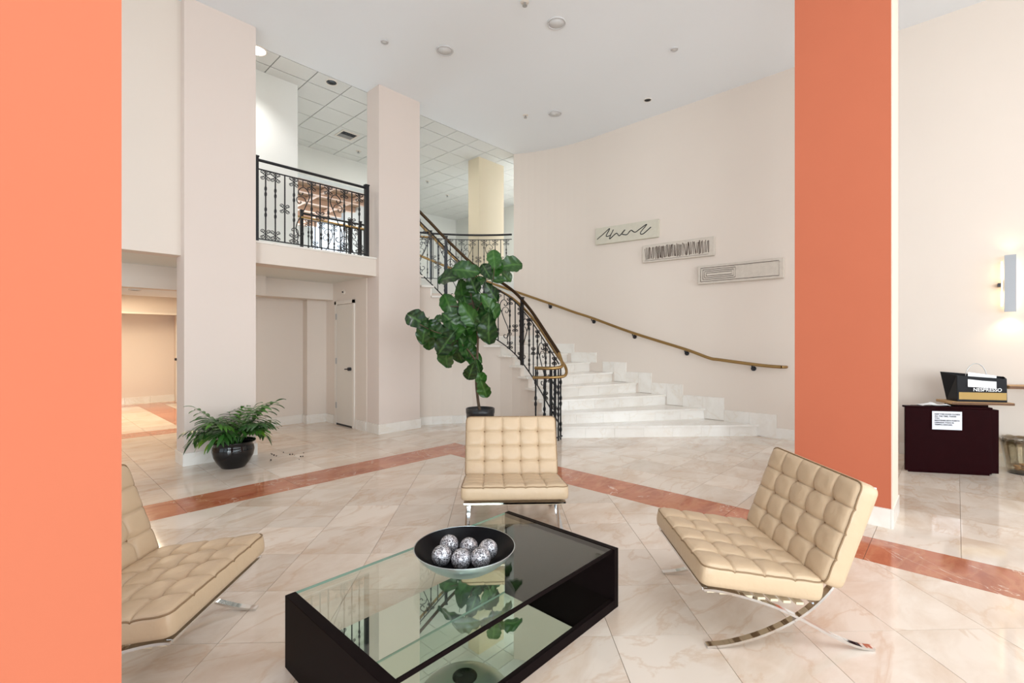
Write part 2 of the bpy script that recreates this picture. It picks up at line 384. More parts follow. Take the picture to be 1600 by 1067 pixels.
# curved stair wall + straight run
def arc(a0, a1, n, r=CR):
    return [(CU+r*math.cos(math.radians(a0+(a1-a0)*i/n)), CV+r*math.sin(math.radians(a0+(a1-a0)*i/n))) for i in range(n+1)]
A_END = 30.8
mb = MB(); inn = [(7.67, Y0)]+arc(0, A_END, 10); outr = [(7.9, Y0)]+arc(0, A_END, 10, CR+.2)
mb.prism([(7.67, Y0-.1), (7.95, Y0-.1), (7.95, CV), (7.67, CV)], 0, H)
i_, o_ = arc(0, A_END, 12), arc(0, A_END, 12, CR+.28)
for k in range(12): mb.prism([i_[k], o_[k], o_[k+1], i_[k+1]], 0, H)
for k_ in range(len(mb.f)): pass
wall_right = struct('wall_right', mb, M_wall)
mb = MB(); i_, o_ = arc(A_END, 90, 22), arc(A_END, 90, 22, CR+.28)
for k in range(22): mb.prism([i_[k], o_[k], o_[k+1], i_[k+1]], 0, FL-.28)
wall_stair = struct('wall_stair_outer', mb, M_wall)
# upper floor slab beyond the arc, beside the balcony and over the corridor
mb = MB(); i_, o_ = arc(A_END, 90, 22), arc(A_END, 90, 22, 9.5)
for k in range(22): mb.prism([i_[k], o_[k], o_[k+1], i_[k+1]], FL-.28, FL)
mb.prism([(X0, 6.75), (3.84, 6.75), (3.84, 14.6), (X0, 14.6)], FL-.28, FL)
mb.prism([(3.84, 6.75), (4.47, 6.75), (4.47, 14.6), (3.84, 14.6)], FL-.28, FL)
upper = struct('floor_upper', mb, M_wallw)
# upper walls
struct('wall_upper_back', MB().box(6.2, 11.8, FL, 10.1, 12.0, H), M_wallw)
struct('wall_upper_right', MB().box(9.9, 5.5, FL, 10.1, 11.8, H), M_wallw)
struct('wall_upper_header', MB().box(3.02, 9.5, 4.74, 6.2, 9.75, H), M_wallw)
struct('wall_upper_return', MB().box(6.2, 9.5, FL, 6.4, 11.8, H), M_wallw)
struct('wall_upper_left', MB().box(-.5, 7.33, FL, 3.02, 9.75, H), M_wallw)
struct('wall_upper_far_left', MB().box(2.6, 9.75, FL, 3.02, 14.4, 4.9), M_wallw)
# panelled upper ceiling
uc = struct('ceiling_upper', MB().box(-.5, 6.74, H+.02, 10.1, 14.5, H+.2), M_grid)
uo = wloc(uc)
pan = MB().box(-.256, -.258, 0, .256, .258, .018).mesh('ceiling_panel', M_panel)
pan0 = MB().box(-.256, -.176, 0, .256, .176, .018).mesh('ceiling_panel', M_panel)
for i in range(-1, 15):
    for j in range(-1, 9):
        cx = 2.546+i*.526+.263; cy = 7.12+j*.53+.265
        if j == -1: cy = 6.93
        if cx < 3.1 and cy > 7.4 or cx < 6.1 and cy > 9.6: continue
        if cx > 9.95 or cy > 11.75: continue
        if math.hypot(cx-6.4, cy-8.9) < 0: continue
        o = link('ceiling_panel', pan0 if j == -1 else pan, uc, (cx-uo.x, cy-uo.y, H-uo.z+random.uniform(-.001, .001)))
# room seen through the upper opening: brown beamed ceiling and daylit windows
cb = struct('ceiling_back_room', MB().box(3.02, 9.75, 4.9, 6.2, 14.4, 5.0), M_brown)
for k in range(6):
    y_ = 9.95+k*.75
    put('ceiling_beam', MB().box(3.02, y_, 4.78, 6.2, y_+.10, 4.9), M_beam, cb)
for k in range(4):
    x_ = 3.3+k*.8
    put('ceiling_beam', MB().box(x_, 9.75, 4.80, x_+.08, 14.4, 4.88), M_beam, cb)
struct('wall_back_room', MB().box(3.02, 14.4, FL, 6.4, 14.6, 4.9), M_wallw)
w1 = empty('window_1', (4.7, 14.38, FL+.1), kind='structure')
put('window_glow', MB().box(3.3, 14.36, FL+.15, 6.1, 14.38, 4.2), M_sky, w1)
for k in range(5): put('window_frame', MB().box(3.28+k*.7, 14.33, FL+.12, 3.33+k*.7, 14.36, 4.22), M_wframe, w1)
for z_ in (FL+.12, 3.6, 4.2): put('window_rail', MB().box(3.28, 14.32, z_, 6.12, 14.36, z_+.04), M_wframe, w1)
area('back_room_daylight', (4.7, 14.2, 3.6), (-PI/2, 0, 0), 2.6, 1.3, 90, (.8, .9, 1))
# wall above left bay and over the balcony (none), left/back walls
struct('wall_left_bay', MB().box(X0, 6.5, 2.40, 1.36, 6.72, H), M_wall)
struct('wall_beam_left', MB().box(X0, 7.72, 2.11, 2.7, 7.92, 2.41), M_wall)
struct('wall_beam_alcove', MB().box(2.7, 7.86, 2.125, 3.84, 8.3, 2.41), M_wall)
struct('ceiling_corridor', MB().box(X0, 7.92, 2.11, 2.7, 9.1, 2.16), M_ceil)
struct('wall_corridor_beam', MB().box(X0, 12.75, 2.04, 2.7, 13.6, 2.41), M_wall)
struct('trim_corridor', MB().box(X0, 12.70, 2.0, 2.7, 12.78, 2.04), M_trim)
struct('wall_back', MB().box(X0, 13.6, 0, 2.9, 13.8, 2.41), M_wall)
struct('wall_corridor_right', MB().box(2.7, 8.5, 0, 2.9, 13.6, 2.41), M_wall)
struct('wall_alcove_back', MB().box(2.6, 8.28, 0, 3.84, 8.5, 2.41), M_wall)
struct('trim_alcove_pilaster', MB().box(3.50, 8.11, 0, 3.84, 8.28, 2.125), M_wall)
struct('wall_alcove_right', MB().box(3.84, 6.74, 0, 4.02, 8.5, 2.41), M_wall)
# street side walls with glazing, behind the photographer
def glazed(name, wname, axis, pos, a0, a1, n):
    mb = MB(); th = .1 if pos > 0 else -.1
    z0, z1 = .25, 4.2
    def bx(p0, p1, za, zb, t0_=0, t1_=.12):
        s = -1
        return (p0, pos+s*t0_, za, p1, pos+s*t1_, zb) if axis == 'x' else (pos+s*t0_, p0, za, pos+s*t1_, p1, zb)
    mb.box(*bx(a0, a1, 0, z0)); mb.box(*bx(a0, a1, z1, H)); 
    w = (a1-a0)/n
    for k in range(n+1): mb.box(*bx(a0+k*w-.12, a0+k*w+.12, z0, z1))
    struct(name, mb, M_wall)
    for k in range(n):
        w_ = empty('window_%d' % (wname+k), (0, 0, 0), kind='structure'); p0, p1 = a0+k*w+.12, a0+(k+1)*w-.12
        f = MB()
        for (q0, q1, za, zb) in ((p0, p0+.05, z0, z1), (p1-.05, p1, z0, z1), (p0, p1, z0, z0+.05), (p0, p1, z1-.05, z1), (p0, p1, 2.5, 2.55)): f.box(*bx(q0, q1, za, zb, .03, .09))
        put('window_frame', f, M_wframe, w_); put('window_pane', MB().box(*bx(p0+.05, p1-.05, z0+.05, z1-.05, .055, .06)), M_pane, w_)
glazed('wall_front', 2, 'x', Y0, X0, 7.67, 5)
glazed('wall_left', 7, 'y', X0, Y0, 6.5, 5)
struct('wall_left_corridor', MB().box(X0-.12, 6.5, 0, X0, 13.6, 2.41), M_wall)

# marble baseboards: a run of pieces along a 2D line, thickness to the left of a->b
def base_run(name, pts, parent=None, h=.145, t=.016, z=0, mat=M_white, pl=T):
    root = parent if parent else empty(name, (pts[0][0], pts[0][1], z), kind='structure')
    for a, b in zip(pts[:-1], pts[1:]):
        a, b = Vector(a), Vector(b); L_ = (b-a).length; n = max(1, round(L_/pl)); d = (b-a)/n
        for i in range(n):
            g_ = d.normalized()*.001
            put('baseboard_tile', MB().bar(a+d*i+g_, a+d*(i+1)-g_, t, z, z+h), mat, root)
    return root
base_run('baseboard_right', [(7.67, Y0+.1), (7.67, 2.12)])
base_run('baseboard_alcove', [(3.5, 8.28), (2.6, 8.28)])
base_run('baseboard_pilaster', [(3.84, 8.11), (3.484, 8.11)]); base_run('baseboard_pilaster_side', [(3.5, 8.11), (3.5, 8.264)])
base_run('baseboard_alcove_right', [(3.84, 7.80), (3.84, 8.11)]); base_run('baseboard_door_side', [(3.84, 6.75), (3.84, 7.06)])
base_run('baseboard_back', [(2.7, 13.6), (-1.0, 13.6)])

# ---------------------------------------------------------------- columns
def column(label, x0, y0, x1, y1, mat, z0=0, z1=H, base=True, side=None):
    r_ = empty('column', ((x0+x1)/2, (y0+y1)/2, z0)); tag(r_, label, 'column')
    put('shaft', MB().box(x0, y0, z0, x1, y1, z1), mat, r_)
    if side: put('lit_side_skin', MB().box(*side), M_orange_lit, r_)  # thin sheet carrying the side's brightness as colour
    if base:
        e = .016
        base_run('', [(x1+e, y0), (x0-e, y0)], r_, z=z0); base_run('', [(x0, y0-e*0), (x0, y1)], r_, z=z0)
        base_run('', [(x0, y1), (x1, y1)], r_, z=z0); base_run('', [(x1, y1), (x1, y0)], r_, z=z0)
    return r_
column('tall pale pink column behind the potted palm, left end of the balcony', 1.355, 6.357, 2.105, 6.70, M_col)
column('tall pale pink column beside the white door, right end of the balcony', 3.850, 6.395, 4.60, 6.74, M_col)
column('orange column standing behind the right tufted chair', 4.56, .36, 5.02, 1.0, M_orange, side=(4.56, .352, 0, 5.02, .36, H))
column('orange column filling the left edge of the picture', -.5, 1.286, .163, 1.9, M_orange)
column('tan upper-floor column behind the curved landing railing', 6.81, 7.36, 7.56, 7.70, M_tan, z0=FL, base=False)
# recess lip of the corridor wall
# ---------------------------------------------------------------- balcony
bal = empty('balcony', (2.98, 6.6, 2.41), label='projecting balcony front of pale plaster between the two tall pink columns', cat='balcony')
put('fascia', MB().box(2.105, 6.47, 2.408, 3.85, 6.75, 2.665), M_wall, bal)
put('ledge', MB().box(2.105, 6.455, 2.665, 3.85, 6.75, 2.69), M_white, bal)

# ---------------------------------------------------------------- wrought iron kit
def knuckle_bar(kn, L_=1.0, r_=.0075):
    pts, rs = [], []; z = 0
    zs = [(0, r_), (L_, r_)]
    for k in kn:
        zs += [(k-.034, r_), (k-.012, r_*1.75), (k+.012, r_*1.75), (k+.034, r_)]
    zs.sort()
    return MB().tube([(0,0,a) for a, _ in zs], [b_*1.3 for _, b_ in zs], 4)
KN1 = knuckle_bar([.14, .22, .50, .58, .80]).mesh('baluster', M_iron)
KN2 = knuckle_bar([.36, .44, .66, .74]).mesh('baluster', M_iron)
PL = knuckle_bar([]).mesh('baluster', M_iron)
def spiral(cx, cz, r0, r1, a0, turns, n=18):
    return [(cx+(r0+(r1-r0)*i/n)*math.cos(a0+turns*2*PI*i/n), 0, cz+(r0+(r1-r0)*i/n)*math.sin(a0+turns*2*PI*i/n)) for i in range(n+1)]
def cscroll(sg):     # one C scroll hugging the bar, on the side sg
    up = spiral(sg*.030, .030, .005, .024, PI/2 if sg > 0 else PI/2, -1.25*sg, 12)
    lo = [(x, y, -z) for x, y, z in up][::-1]
    return up+[(sg*.006, 0, .004), (sg*.006, 0, -.004)]+lo
def quad_scroll():
    m_ = MB()
    for sg in (-1, 1): m_.tube([(p[0]*1.15, p[1], p[2]*1.15) for p in cscroll(sg)], .0058, 4)
    return m_.mesh('scroll', M_iron)
def half_scroll():
    return MB().tube(cscroll(1), .0042, 4).mesh('scroll', M_iron)
QS, HS = quad_scroll(), half_scroll()
def lyre(sg):       # tall S curve with volutes, hanging from a short stub; mirrored in pairs
    m_ = MB()
    f = lambda L_: catmull([((x-510)*.00150*sg, 0, (870-y)/645) for x, y in L_], 4)
    m_.tube(f([(510, 225), (510, 300)]), .0065, 4)
    m_.tube(f([(512, 352), (512, 366), (530, 380), (550, 362), (545, 330), (510, 300), (478, 310), (455, 345), (452, 395), (475, 455), (500, 520), (530, 590), (558, 650), (572, 715), (560, 765), (530, 785), (506, 768), (510, 742), (530, 742)]), .0078, 4)
    m_.tube(f([(530, 440), (528, 458), (545, 468), (565, 445), (562, 412), (530, 395), (495, 405), (476, 450)]), .0066, 4)
    m_.tube(f([(590, 745), (608, 742), (604, 722), (580, 715), (556, 735), (552, 790), (560, 840), (548, 868)]), .0066, 4)
    return m_.mesh('lyre_scroll', M_iron)
LY = {1: lyre(1), -1: lyre(-1)}
def railing(name, label, path, step=.118, posts=(), rail_h=1.0, bar_h=.905, low=.045, topmat=M_iron, top_r=.022, shift=0, group=None, post_h=1.08, phase=4, pw=.022):
    """path: list of 3D points on the walking line (z = nosing / floor height)"""
    P = [Vector(p) for p in path]; r_ = empty(name, P[0], label=label, cat='railing', group=group); o0 = P[0]
    def rel(p, dz): return (p.x-o0.x, p.y-o0.y, p.z-o0.z+dz)
    link('top_rail', MB().tube([rel(p, rail_h) for p in P], top_r, 8).mesh('top_rail', topmat), r_)
    link('upper_bar', MB().tube([rel(p, bar_h) for p in P], .010, 4).mesh('upper_bar', M_iron), r_)
    link('lower_bar', MB().tube([rel(p, low) for p in P], .010, 4).mesh('lower_bar', M_iron), r_)
    S = [0]
    for a, b in zip(P[:-1], P[1:]): S.append(S[-1]+(Vector((b.x-a.x, b.y-a.y))).length)
    def at(s):
        for i in range(len(S)-1):
            if S[i+1] >= s or i == len(S)-2:
                t = (s-S[i])/max(1e-6, S[i+1]-S[i]); p = P[i].lerp(P[i+1], t); d = P[i+1]-P[i]; return p, math.atan2(d.y, d.x)
    n = max(1, int(S[-1]/step)); st = S[-1]/n; hh = bar_h-low
    for i in range(1, n):
        p, an = at(i*st); m8 = (i+phase) % 8
        if i < 3 and phase == 3 and m8 == 4: m8 = 7
        if m8 in (0, 4):
            c = link('lyre_scroll', LY[-1 if m8 == 0 else 1], r_, rel(p, low), an); c.scale = (1, 1, hh); continue
        me = {1: KN1, 2: PL, 3: KN1, 5: KN2, 6: PL, 7: KN2}[m8]
        c = link('baluster', me, r_, rel(p, low), an); c.scale = (1, 1, hh)
        for fz, on in ((.93, m8 in (1, 3, 5, 7)), (.50, m8 in (2, 6)), (.08, m8 in (5, 7))):
            if on: link('scroll', QS, r_, rel(p, low+hh*fz), an)
    for s in posts:
        p, an = at(s*S[-1])
        pm = MB().box(-pw, -pw, -.0, pw, pw, post_h).box(-pw-.006, -pw-.006, post_h, pw+.006, pw+.006, post_h+.018)
        link('post', pm.mesh('post', M_iron), r_, rel(p, 0), an)
    return r_
railing('balcony_railing', 'black wrought iron railing along the front of the balcony between two thick posts',
        [(2.16, 6.53, FL), (3.72, 6.53, FL)], posts=(0, 1), rail_h=1.05, bar_h=.935, low=.04, top_r=.020, phase=3, pw=.028)
# landing railing: follows the arc then runs straight
lp = [(x, y, FL) for x, y in arc(A_END+.8, 90, 26, CR+.02)]+[(4.0, CV+CR+.03, FL), (3.5, CV+CR+.03, FL)]
railing('landing_railing', 'black wrought iron railing curving along the upper landing, in front of the tan column', lp, posts=(.40, .74, .79, 1.0), rail_h=.96, bar_h=.86, low=.03, top_r=.020, post_h=1.0)
# stair inner path from (right, forward) pairs for steps 1..16
XD = [(.644,6.90),(.55,7.07),(.455,7.24),(.36,7.41),(.26,7.58),(.14,7.75),(.0,7.90),(-.20,8.05),(-.45,8.14),(-.68,8.18),(-.86,8.17),(-1.03,8.14),(-1.20,8.09),(-1.36,8.03),(-1.53,7.96),(-1.70,7.90)]
PIN = [Vector(W(*p)) for p in XD]
QY = [2.16, 2.95, 3.61, 4.17, 4.66]
QOUT = [Vector((7.67, y_)) for y_ in QY]+[Vector((CU+CR*math.cos(math.radians(max(0, (k-6)*9.0+1))), CV+CR*math.sin(math.radians(max(0, (k-6)*9.0+1))))) for k in range(6, 17)]
st = empty('staircase', (6.4, 4.6, 0), label='curved marble staircase sweeping up from the lobby floor to the landing', cat='staircase')
for k in range(1, 17):
    p, q = PIN[k-1], QOUT[k-1]; z = k*RISE; d = (q-p).normalized(); nf = Vector((d.y, -d.x))     # nf points down the stairs
    if nf.dot(Vector((-FX, -FY))) < 0 and k < 6: nf = -nf
    q = q-d*.004
    # riser pieces
    L_ = (q-p).length; n = max(2, round(L_/.46)) if k < 9 else 2
    for i in range(n):
        a = p+d*(L_*i/n+.001); b = p+d*(L_*(i+1)/n-.001)
        put('riser_tile', MB().prism([a, b, b-nf*.02, a-nf*.02], z-RISE, z-.03), M_white, st)
    if k < 16:
        p2, q2 = PIN[k], QOUT[k]
        d2 = (q2-p2).normalized(); n2 = Vector((d2.y, -d2.x))
        pout = (p-PIN[k]).normalized(); side = Vector((-pout.y, pout.x)); 
        ctr = Vector((CU+2.2, CV)); 
        off_in = -d*.05; off_in2 = -d2*.05
        A = p+nf*.022+off_in; B = q+nf*.022
        Cc = q2-n2*.02-d2*.004; D = p2-n2*.02+off_in2
        poly = [A, B, Cc, D]
        mid = []
        if k >= 6:      # follow the curved wall
            a1 = math.atan2(B.y-CV, B.x-CU); a2 = math.atan2(Cc.y-CV, Cc.x-CU); mid = [Vector((CU+(CR-.004)*math.cos(a1+(a2-a1)*t), CV+(CR-.004)*math.sin(a1+(a2-a1)*t))) for t in (.33, .66)]
        poly = [A, B]+mid+[Cc, D]
        ar = sum(poly[i].x*poly[(i+1)%len(poly)].y-poly[(i+1)%len(poly)].x*poly[i].y for i in range(len(poly)))
        if ar < 0: poly = poly[::-1]
        put('tread', MB().prism(poly, z-.03, z), M_white, st)
    # inner side wall under the stair
    if k < 16:
        a, b = PIN[k-1], PIN[k]
        put('side_wall', MB().bar(a, b, -.08, 0, z-.03), M_wall, st)
        if k >= 2: base_run('', [b, a], st, h=.13, t=-.0001 if False else -.016+.0) if False else put('baseboard_tile', MB().bar(a, b, .014, 0, min(.135, z-.04)), M_white, st)
# stepped string on the outer wall
for k in range(0, 9):
    z = k*RISE
    if k == 0: continue
    a, b = QOUT[k-1], QOUT[k]; e = (b-a)
    if k >= 6:
        mb = MB(); a1 = math.atan2(a.y-CV, a.x-CU)-.05; a2 = math.atan2(b.y-CV, b.x-CU)-.03; N_ = 4
        for i in range(N_):
            t1, t2 = a1+(a2-a1)*i/N_, a1+(a2-a1)*(i+1)/N_
            pt = lambda t, r_: (CU+r_*math.cos(t), CV+r_*math.sin(t))
            mb.prism([pt(t1, CR-.018), pt(t1, CR), pt(t2, CR), pt(t2, CR-.018)], z, z+.19)
        put('string_tile', mb, M_white, st)
    else:
        y0_ = a.y-.30 if k > 1 else a.y-.25; y1_ = b.y-.30; n = 3 if k == 1 else 2
        n = max(2, round((y1_-y0_)/.3))
        for i in range(n):
            yy0, yy1 = y0_+(y1_-y0_)*i/n+.001, y0_+(y1_-y0_)*(i+1)/n-.001
            put('string_tile', MB().box(7.652, yy0, max(0, z-.16 if i == 0 else z-.0), 7.67, yy1, z+.19 if not (k == 1) else z+.17), M_white, st)
put('side_wall', MB().bar(PIN[15], (4.6, 6.72), -.08, 0, FL-.03), M_wall, st)
# inner railing along the stair
cpts = catmull([(PIN[k].x, PIN[k].y, (k+1)*RISE) for k in range(16)], 6)
def moved(P, o):        # offset a path sideways
    out = []
    for i, p in enumerate(P):
        t = (Vector(P[min(i+1, len(P)-1)])-Vector(P[max(i-1, 0)])); n_ = Vector((t.y, -t.x, 0)).normalized(); out.append(Vector(p)+n_*o)
    return out
cin = moved(cpts, .05)
railing('stair_railing', 'black wrought iron railing climbing the inner side of the curved staircase, bronze top rail', cin, posts=(.33, .58, .80), rail_h=1.07, bar_h=.91, low=.04, topmat=M_bronze, top_r=.026, post_h=1.10)
vol = catmull([tuple(cin[0]+Vector((0, 0, 1.07)))]+[(*W(X_, d_), z_) for X_, d_, z_ in ((.715, 6.80, 1.12), (.71, 6.72, 1.06), (.62, 6.68, 1.035), (.48, 6.70, 1.03), (.33, 6.78, 1.03))], 6)
sr = [o for o in C.objects if o.name == 'stair_railing'][0]
put('end_scroll_rail', MB().tube(vol, .024, 8), M_brass, sr)
for X_, d_, m_ in ((.70, 6.80, KN1), (.66, 6.72, KN2), (.60, 6.68, KN1), (.54, 6.68, PL), (.46, 6.70, KN2), (.34, 6.78, KN1), (.63, 6.83, KN2), (.57, 6.80, KN1)):
    w_ = W(X_, d_); link('baluster', m_, sr, (w_[0]-cin[0].x, w_[1]-cin[0].y, -cin[0].z), .3).scale = (1.3, 1.3, 1.03)
put('lower_bar', MB().tube([(*W(X_, d_), .05) for X_, d_ in ((.72, 6.82), (.66, 6.70), (.54, 6.66), (.44, 6.70))], .014, 4), M_iron, sr)
# brass tube on the stair side of the railing
hb = moved(cpts, .13); hpts = [p+Vector((0, 0, .90)) for p in hb[::-1]][:-4]
tail = [(*W(X_, d_), z_) for X_, d_, z_ in ((.77, 6.86, 1.05), (.78, 6.78, .97), (.74, 6.71, .92), (.62, 6.68, .905), (.48, 6.70, .90), (.30, 6.76, .895))]
hr = empty('brass_handrail', hb[0], label='brass tube handrail bracketed to the inner stair railing, curling back at its foot', cat='handrail')
put('tube', MB().tube(hpts+[p for p in catmull([hpts[-1]]+tail, 5)][1:], .022, 8), M_brass, hr)
for i in (8, 26, 44, 62, 80):
    a = Vector(hb[i])+Vector((0, 0, .90)); b = Vector(cin[i])+Vector((0, 0, .86))
    put('bracket', MB().tube([a, a+Vector((0, 0, -.05)), b], .008, 6).sphere(b, .02, 8, 6), M_iron, hr)
# brass tube along the landing railing
lb = [(x, y, FL+.86) for x, y in arc(60, 90, 12, CR-.07)]+[(3.6, CV+CR-.06, FL+.87), (3.2, CV+CR-.04, FL+.87), (3.15, CV+CR, FL+.83)]
lr = empty('brass_handrail', lb[0], label='brass handrail seen through the balcony railing, on the landing', cat='handrail')
put('tube', MB().tube(lb, .019, 8), M_brass, lr)
for i in (2, 7, 12): put('bracket', MB().tube([lb[i], (lb[i][0]+(lb[i][0]-CU)*.02, lb[i][1]+(lb[i][1]-CV)*.02, lb[i][2]-.05)], .008, 6), M_iron, lr)
# wall handrail
wp = [(7.575, 1.83, 1.045), (7.575, 2.10, 1.06), (7.575, 2.68, 1.125), (7.575, 2.85, 1.15), (7.575, 3.24, 1.285), (7.575, 4.19, 1.565), (7.575, 5.05, 1.86)]
for a_ in range(6, 90, 6): wp.append((CU+(CR-.095)*math.cos(math.radians(a_)), CV+(CR-.095)*math.sin(math.radians(a_)), 1.86+(FL+.85-1.86)*min(1, (a_)/86)))
wr = empty('brass_handrail', (7.575, 1.83, 1.0), label='brass handrail on black brackets fixed to the curved beige wall', cat='handrail')
put('tube', MB().tube(catmull(wp, 4), .024, 10), M_brass, wr); put('end_return', MB().tube([(7.575, 1.83, 1.045), (7.61, 1.79, 1.043), (7.668, 1.785, 1.043)], .021, 8), M_brass, wr)
def on_rail(y):
    for a, b in zip(wp[:-1], wp[1:]):
        if a[1] <= y <= b[1]: t = (y-a[1])/(b[1]-a[1]); return tuple(a[i]+(b[i]-a[i])*t for i in range(3))
for y_ in (2.22, 3.24, 4.19, 5.05, 5.98):
    a = Vector(on_rail(y_)); dr = Vector((a.x-CU, a.y-CV, 0)).normalized() if y_ > 5.1 else Vector((1, 0, 0)); wpt = a+dr*.09+Vector((0, 0, -.07))
    mb = MB().tube([a, a+Vector((0, 0, -.045)), wpt], .010, 6)
    mb.tube([wpt-dr*.0, wpt-dr*.02], .036, 14); put('bracket', mb, M_dark, wr)

# ---------------------------------------------------------------- door
dr_ = empty('door_1', (3.84, 7.42, 0), kind='structure')
y0d, y1d, hd = 7.12, 7.74, 2.07
put('door_panel', MB().box(3.822, y0d+.045, .03, 3.836, y1d-.045, hd-.045), M_door, dr_)
for b_ in ((3.815, y0d-.02, 0, 3.84, y0d+.035, hd+.02), (3.815, y1d-.035, 0, 3.84, y1d+.02, hd+.02), (3.815, y0d-.02, hd-.035, 3.84, y1d+.02, hd+.02)): put('door_frame', MB().box(*b_), M_trim, dr_)
for z_ in (.28, 1.03, 1.78): put('hinge', MB().box(3.806, y1d-.055, z_, 3.822, y1d-.03, z_+.10), M_steel, dr_)
dh = put('door_handle', MB().tube([(3.822, y0d+.09, .96), (3.775, y0d+.09, .96)], .028, 12).tube([(3.775, y0d+.09, .96), (3.77, y0d+.10, .96), (3.77, y0d+.19, .955)], .010, 8), M_dark, dr_)
put('door_gap_shade', MB().box(3.82, y0d+.04, .001, 3.838, y1d-.04, .03), M_dark, dr_)  # dark strip standing in for the shade under the door
al = empty('wall_sensor', (3.84, 7.5, 2.2), label='small white round alarm strobe on the wall above the narrow door', cat='alarm')
put('plate', MB().tube([(3.84, 7.47, 2.235), (3.822, 7.47, 2.235)], .042, 16), M_trim, al); put('lens', MB().tube([(3.822, 7.47, 2.235), (3.808, 7.47, 2.235)], .014, 10), M_dark, al)
d2 = empty('door_2', (2.68, 12.9, 0), kind='structure')
put('door_panel', MB().box(2.67, 12.3, .02, 2.69, 13.2, 2.0), M_door, d2)
for yy in (12.24, 13.2): put('door_frame', MB().box(2.655, yy, 0, 2.70, yy+.06, 2.04), M_trim, d2)
put('door_handle', MB().tube([(2.67, 13.1, 1.0), (2.61, 13.1, 1.0)], .03, 10), M_dark, d2)

# ---------------------------------------------------------------- ceiling fittings
def c_round(name, label, cat, px, py, r_, kind='grille', z=H, group=None):
    dd = 739*(z-1.41)/(533.5-py); x, y = W((px-800)/739*dd, dd)
    e = empty(name, (x, y, z-.012), label=label, cat=cat, group=group)
    ring = [(r_*.86, 0), (r_, 0), (r_, .012), (r_*.86, .012)]
    m_ = MB().lathe([(r_*.86, .012), (r_*.86, .0), (r_*.95, -.004), (r_, .004), (r_, .012)], 28, (x, y, z-.012), cap=False)
    put('ring', m_, M_ring if kind == 'grille' else M_trim, e)
    if kind == 'grille': put('cover', MB().lathe([(.001, .003), (r_*.86, .003), (r_*.86, .011)], 28, (x, y, z-.012)), M_grille, e)
    elif kind == 'dark': put('reflector', MB().lathe([(.001, .009), (r_*.5, .008), (r_*.86, .002), (r_*.86, .010)], 20, (x, y, z-.012)), M_bulb_off, e)
    elif kind == 'lit': put('lamp', MB().lathe([(.001, .003), (r_*.84, .003), (r_*.84, .011)], 20, (x, y, z-.012)), M_lamp, e)
    return e, x, y
c_round('ceiling_speaker', 'large pale round speaker grille in the plaster ceiling, the nearest and highest one', 'speaker', 869.5, 35.5, .115)
c_round('ceiling_speaker', 'large pale round speaker grille in the plaster ceiling, above and right of the slim column', 'speaker', 695, 78.5, .115)
c_round('ceiling_speaker', 'pale round speaker grille in the plaster ceiling, the farthest one, near the wall corner', 'speaker', 867, 177, .115)
c_round('ceiling_cover', 'small pale round cover plate in the plaster ceiling, towards the left columns', 'cover plate', 601, 65, .05)
c_round('ceiling_cover', 'small pale round cover plate in the plaster ceiling, towards the right wall', 'cover plate', 1053.5, 76.5, .05)
c_round('ceiling_downlight', 'small unlit downlight with a dark centre, near the curved wall on the right', 'downlight', 1012, 155.5, .06, 'dark')
e, x, y = c_round('ceiling_downlight', 'lit white downlight in the panelled ceiling, cut off by the left pink column', 'downlight', 401, 78, .13, 'lit', H)
l = bpy.data.lights.new('downlight', 'SPOT'); l.energy = 110; l.spot_size = 2.0; l.spot_blend = 1.0; l.shadow_soft_size = .08; lo = bpy.data.objects.new('downlight', l); C.objects.link(lo); lo.location = (x, y, H-.03)
e, x, y = c_round('ceiling_downlight', 'unlit black downlight in the panelled ceiling between the two pink columns', 'downlight', 518, 128, .085, 'dark')
def sprinkler(label, px, py, z=H):
    dd = 739*(z-1.41)/(533.5-py); x, y = W((px-800)/739*dd, dd)
    e = empty('sprinkler', (x, y, z-.06), label=label, cat='sprinkler')
    put('plate', MB().lathe([(.001, -.008), (.045, -.008), (.05, 0)], 16, (x, y, z)), M_trim, e)
    put('head', MB().tube([(x, y, z-.008), (x, y, z-.04)], .014, 8).tube([(x, y, z-.048), (x, y, z-.042)], .028, 10), M_steel, e)
sprinkler('small sprinkler head in the plaster ceiling beside the farthest speaker grille', 821, 180)
sprinkler('sprinkler head hanging at the top edge of the picture', 820, 3)
sprinkler('small sprinkler in the panelled ceiling right of the unlit downlight', 560, 236)
sprinkler('small fitting in the panelled ceiling near the upper stair railing, nearer one', 668, 283)
sprinkler('small fitting in the panelled ceiling near the upper stair railing, farther one', 699, 305)
dd = 739*(H-1.41)/(533.5-211); x, y = W((542-800)/739*dd, dd)
ve = empty('air_vent', (x, y, H-.02), label='grey square air vent in the panelled ceiling beside the slim column', cat='vent')
put('frame', MB().box(x-.17, y-.17, H-.012, x-.14, y+.17, H).box(x+.14, y-.17, H-.012, x+.17, y+.17, H).box(x-.14, y-.17, H-.012, x+.14, y-.14, H).box(x-.14, y+.14, H-.012, x+.14, y+.17, H), M_trim, ve)
for k in range(8): put('slat', MB().box(x-.14, y-.13+k*.035, H-.010, x+.14, y-.113+k*.035, H-.002), M_dark if k < 4 else M_grid, ve)
dd = 739*(2.11-1.41)/(533.5-455); x, y = W((214-800)/739*6.6, 6.6)
c_round('ceiling_downlight', 'unlit recessed downlight in the low corridor ceiling at far left', 'downlight', 211, 452, .07, 'dark', 2.11)

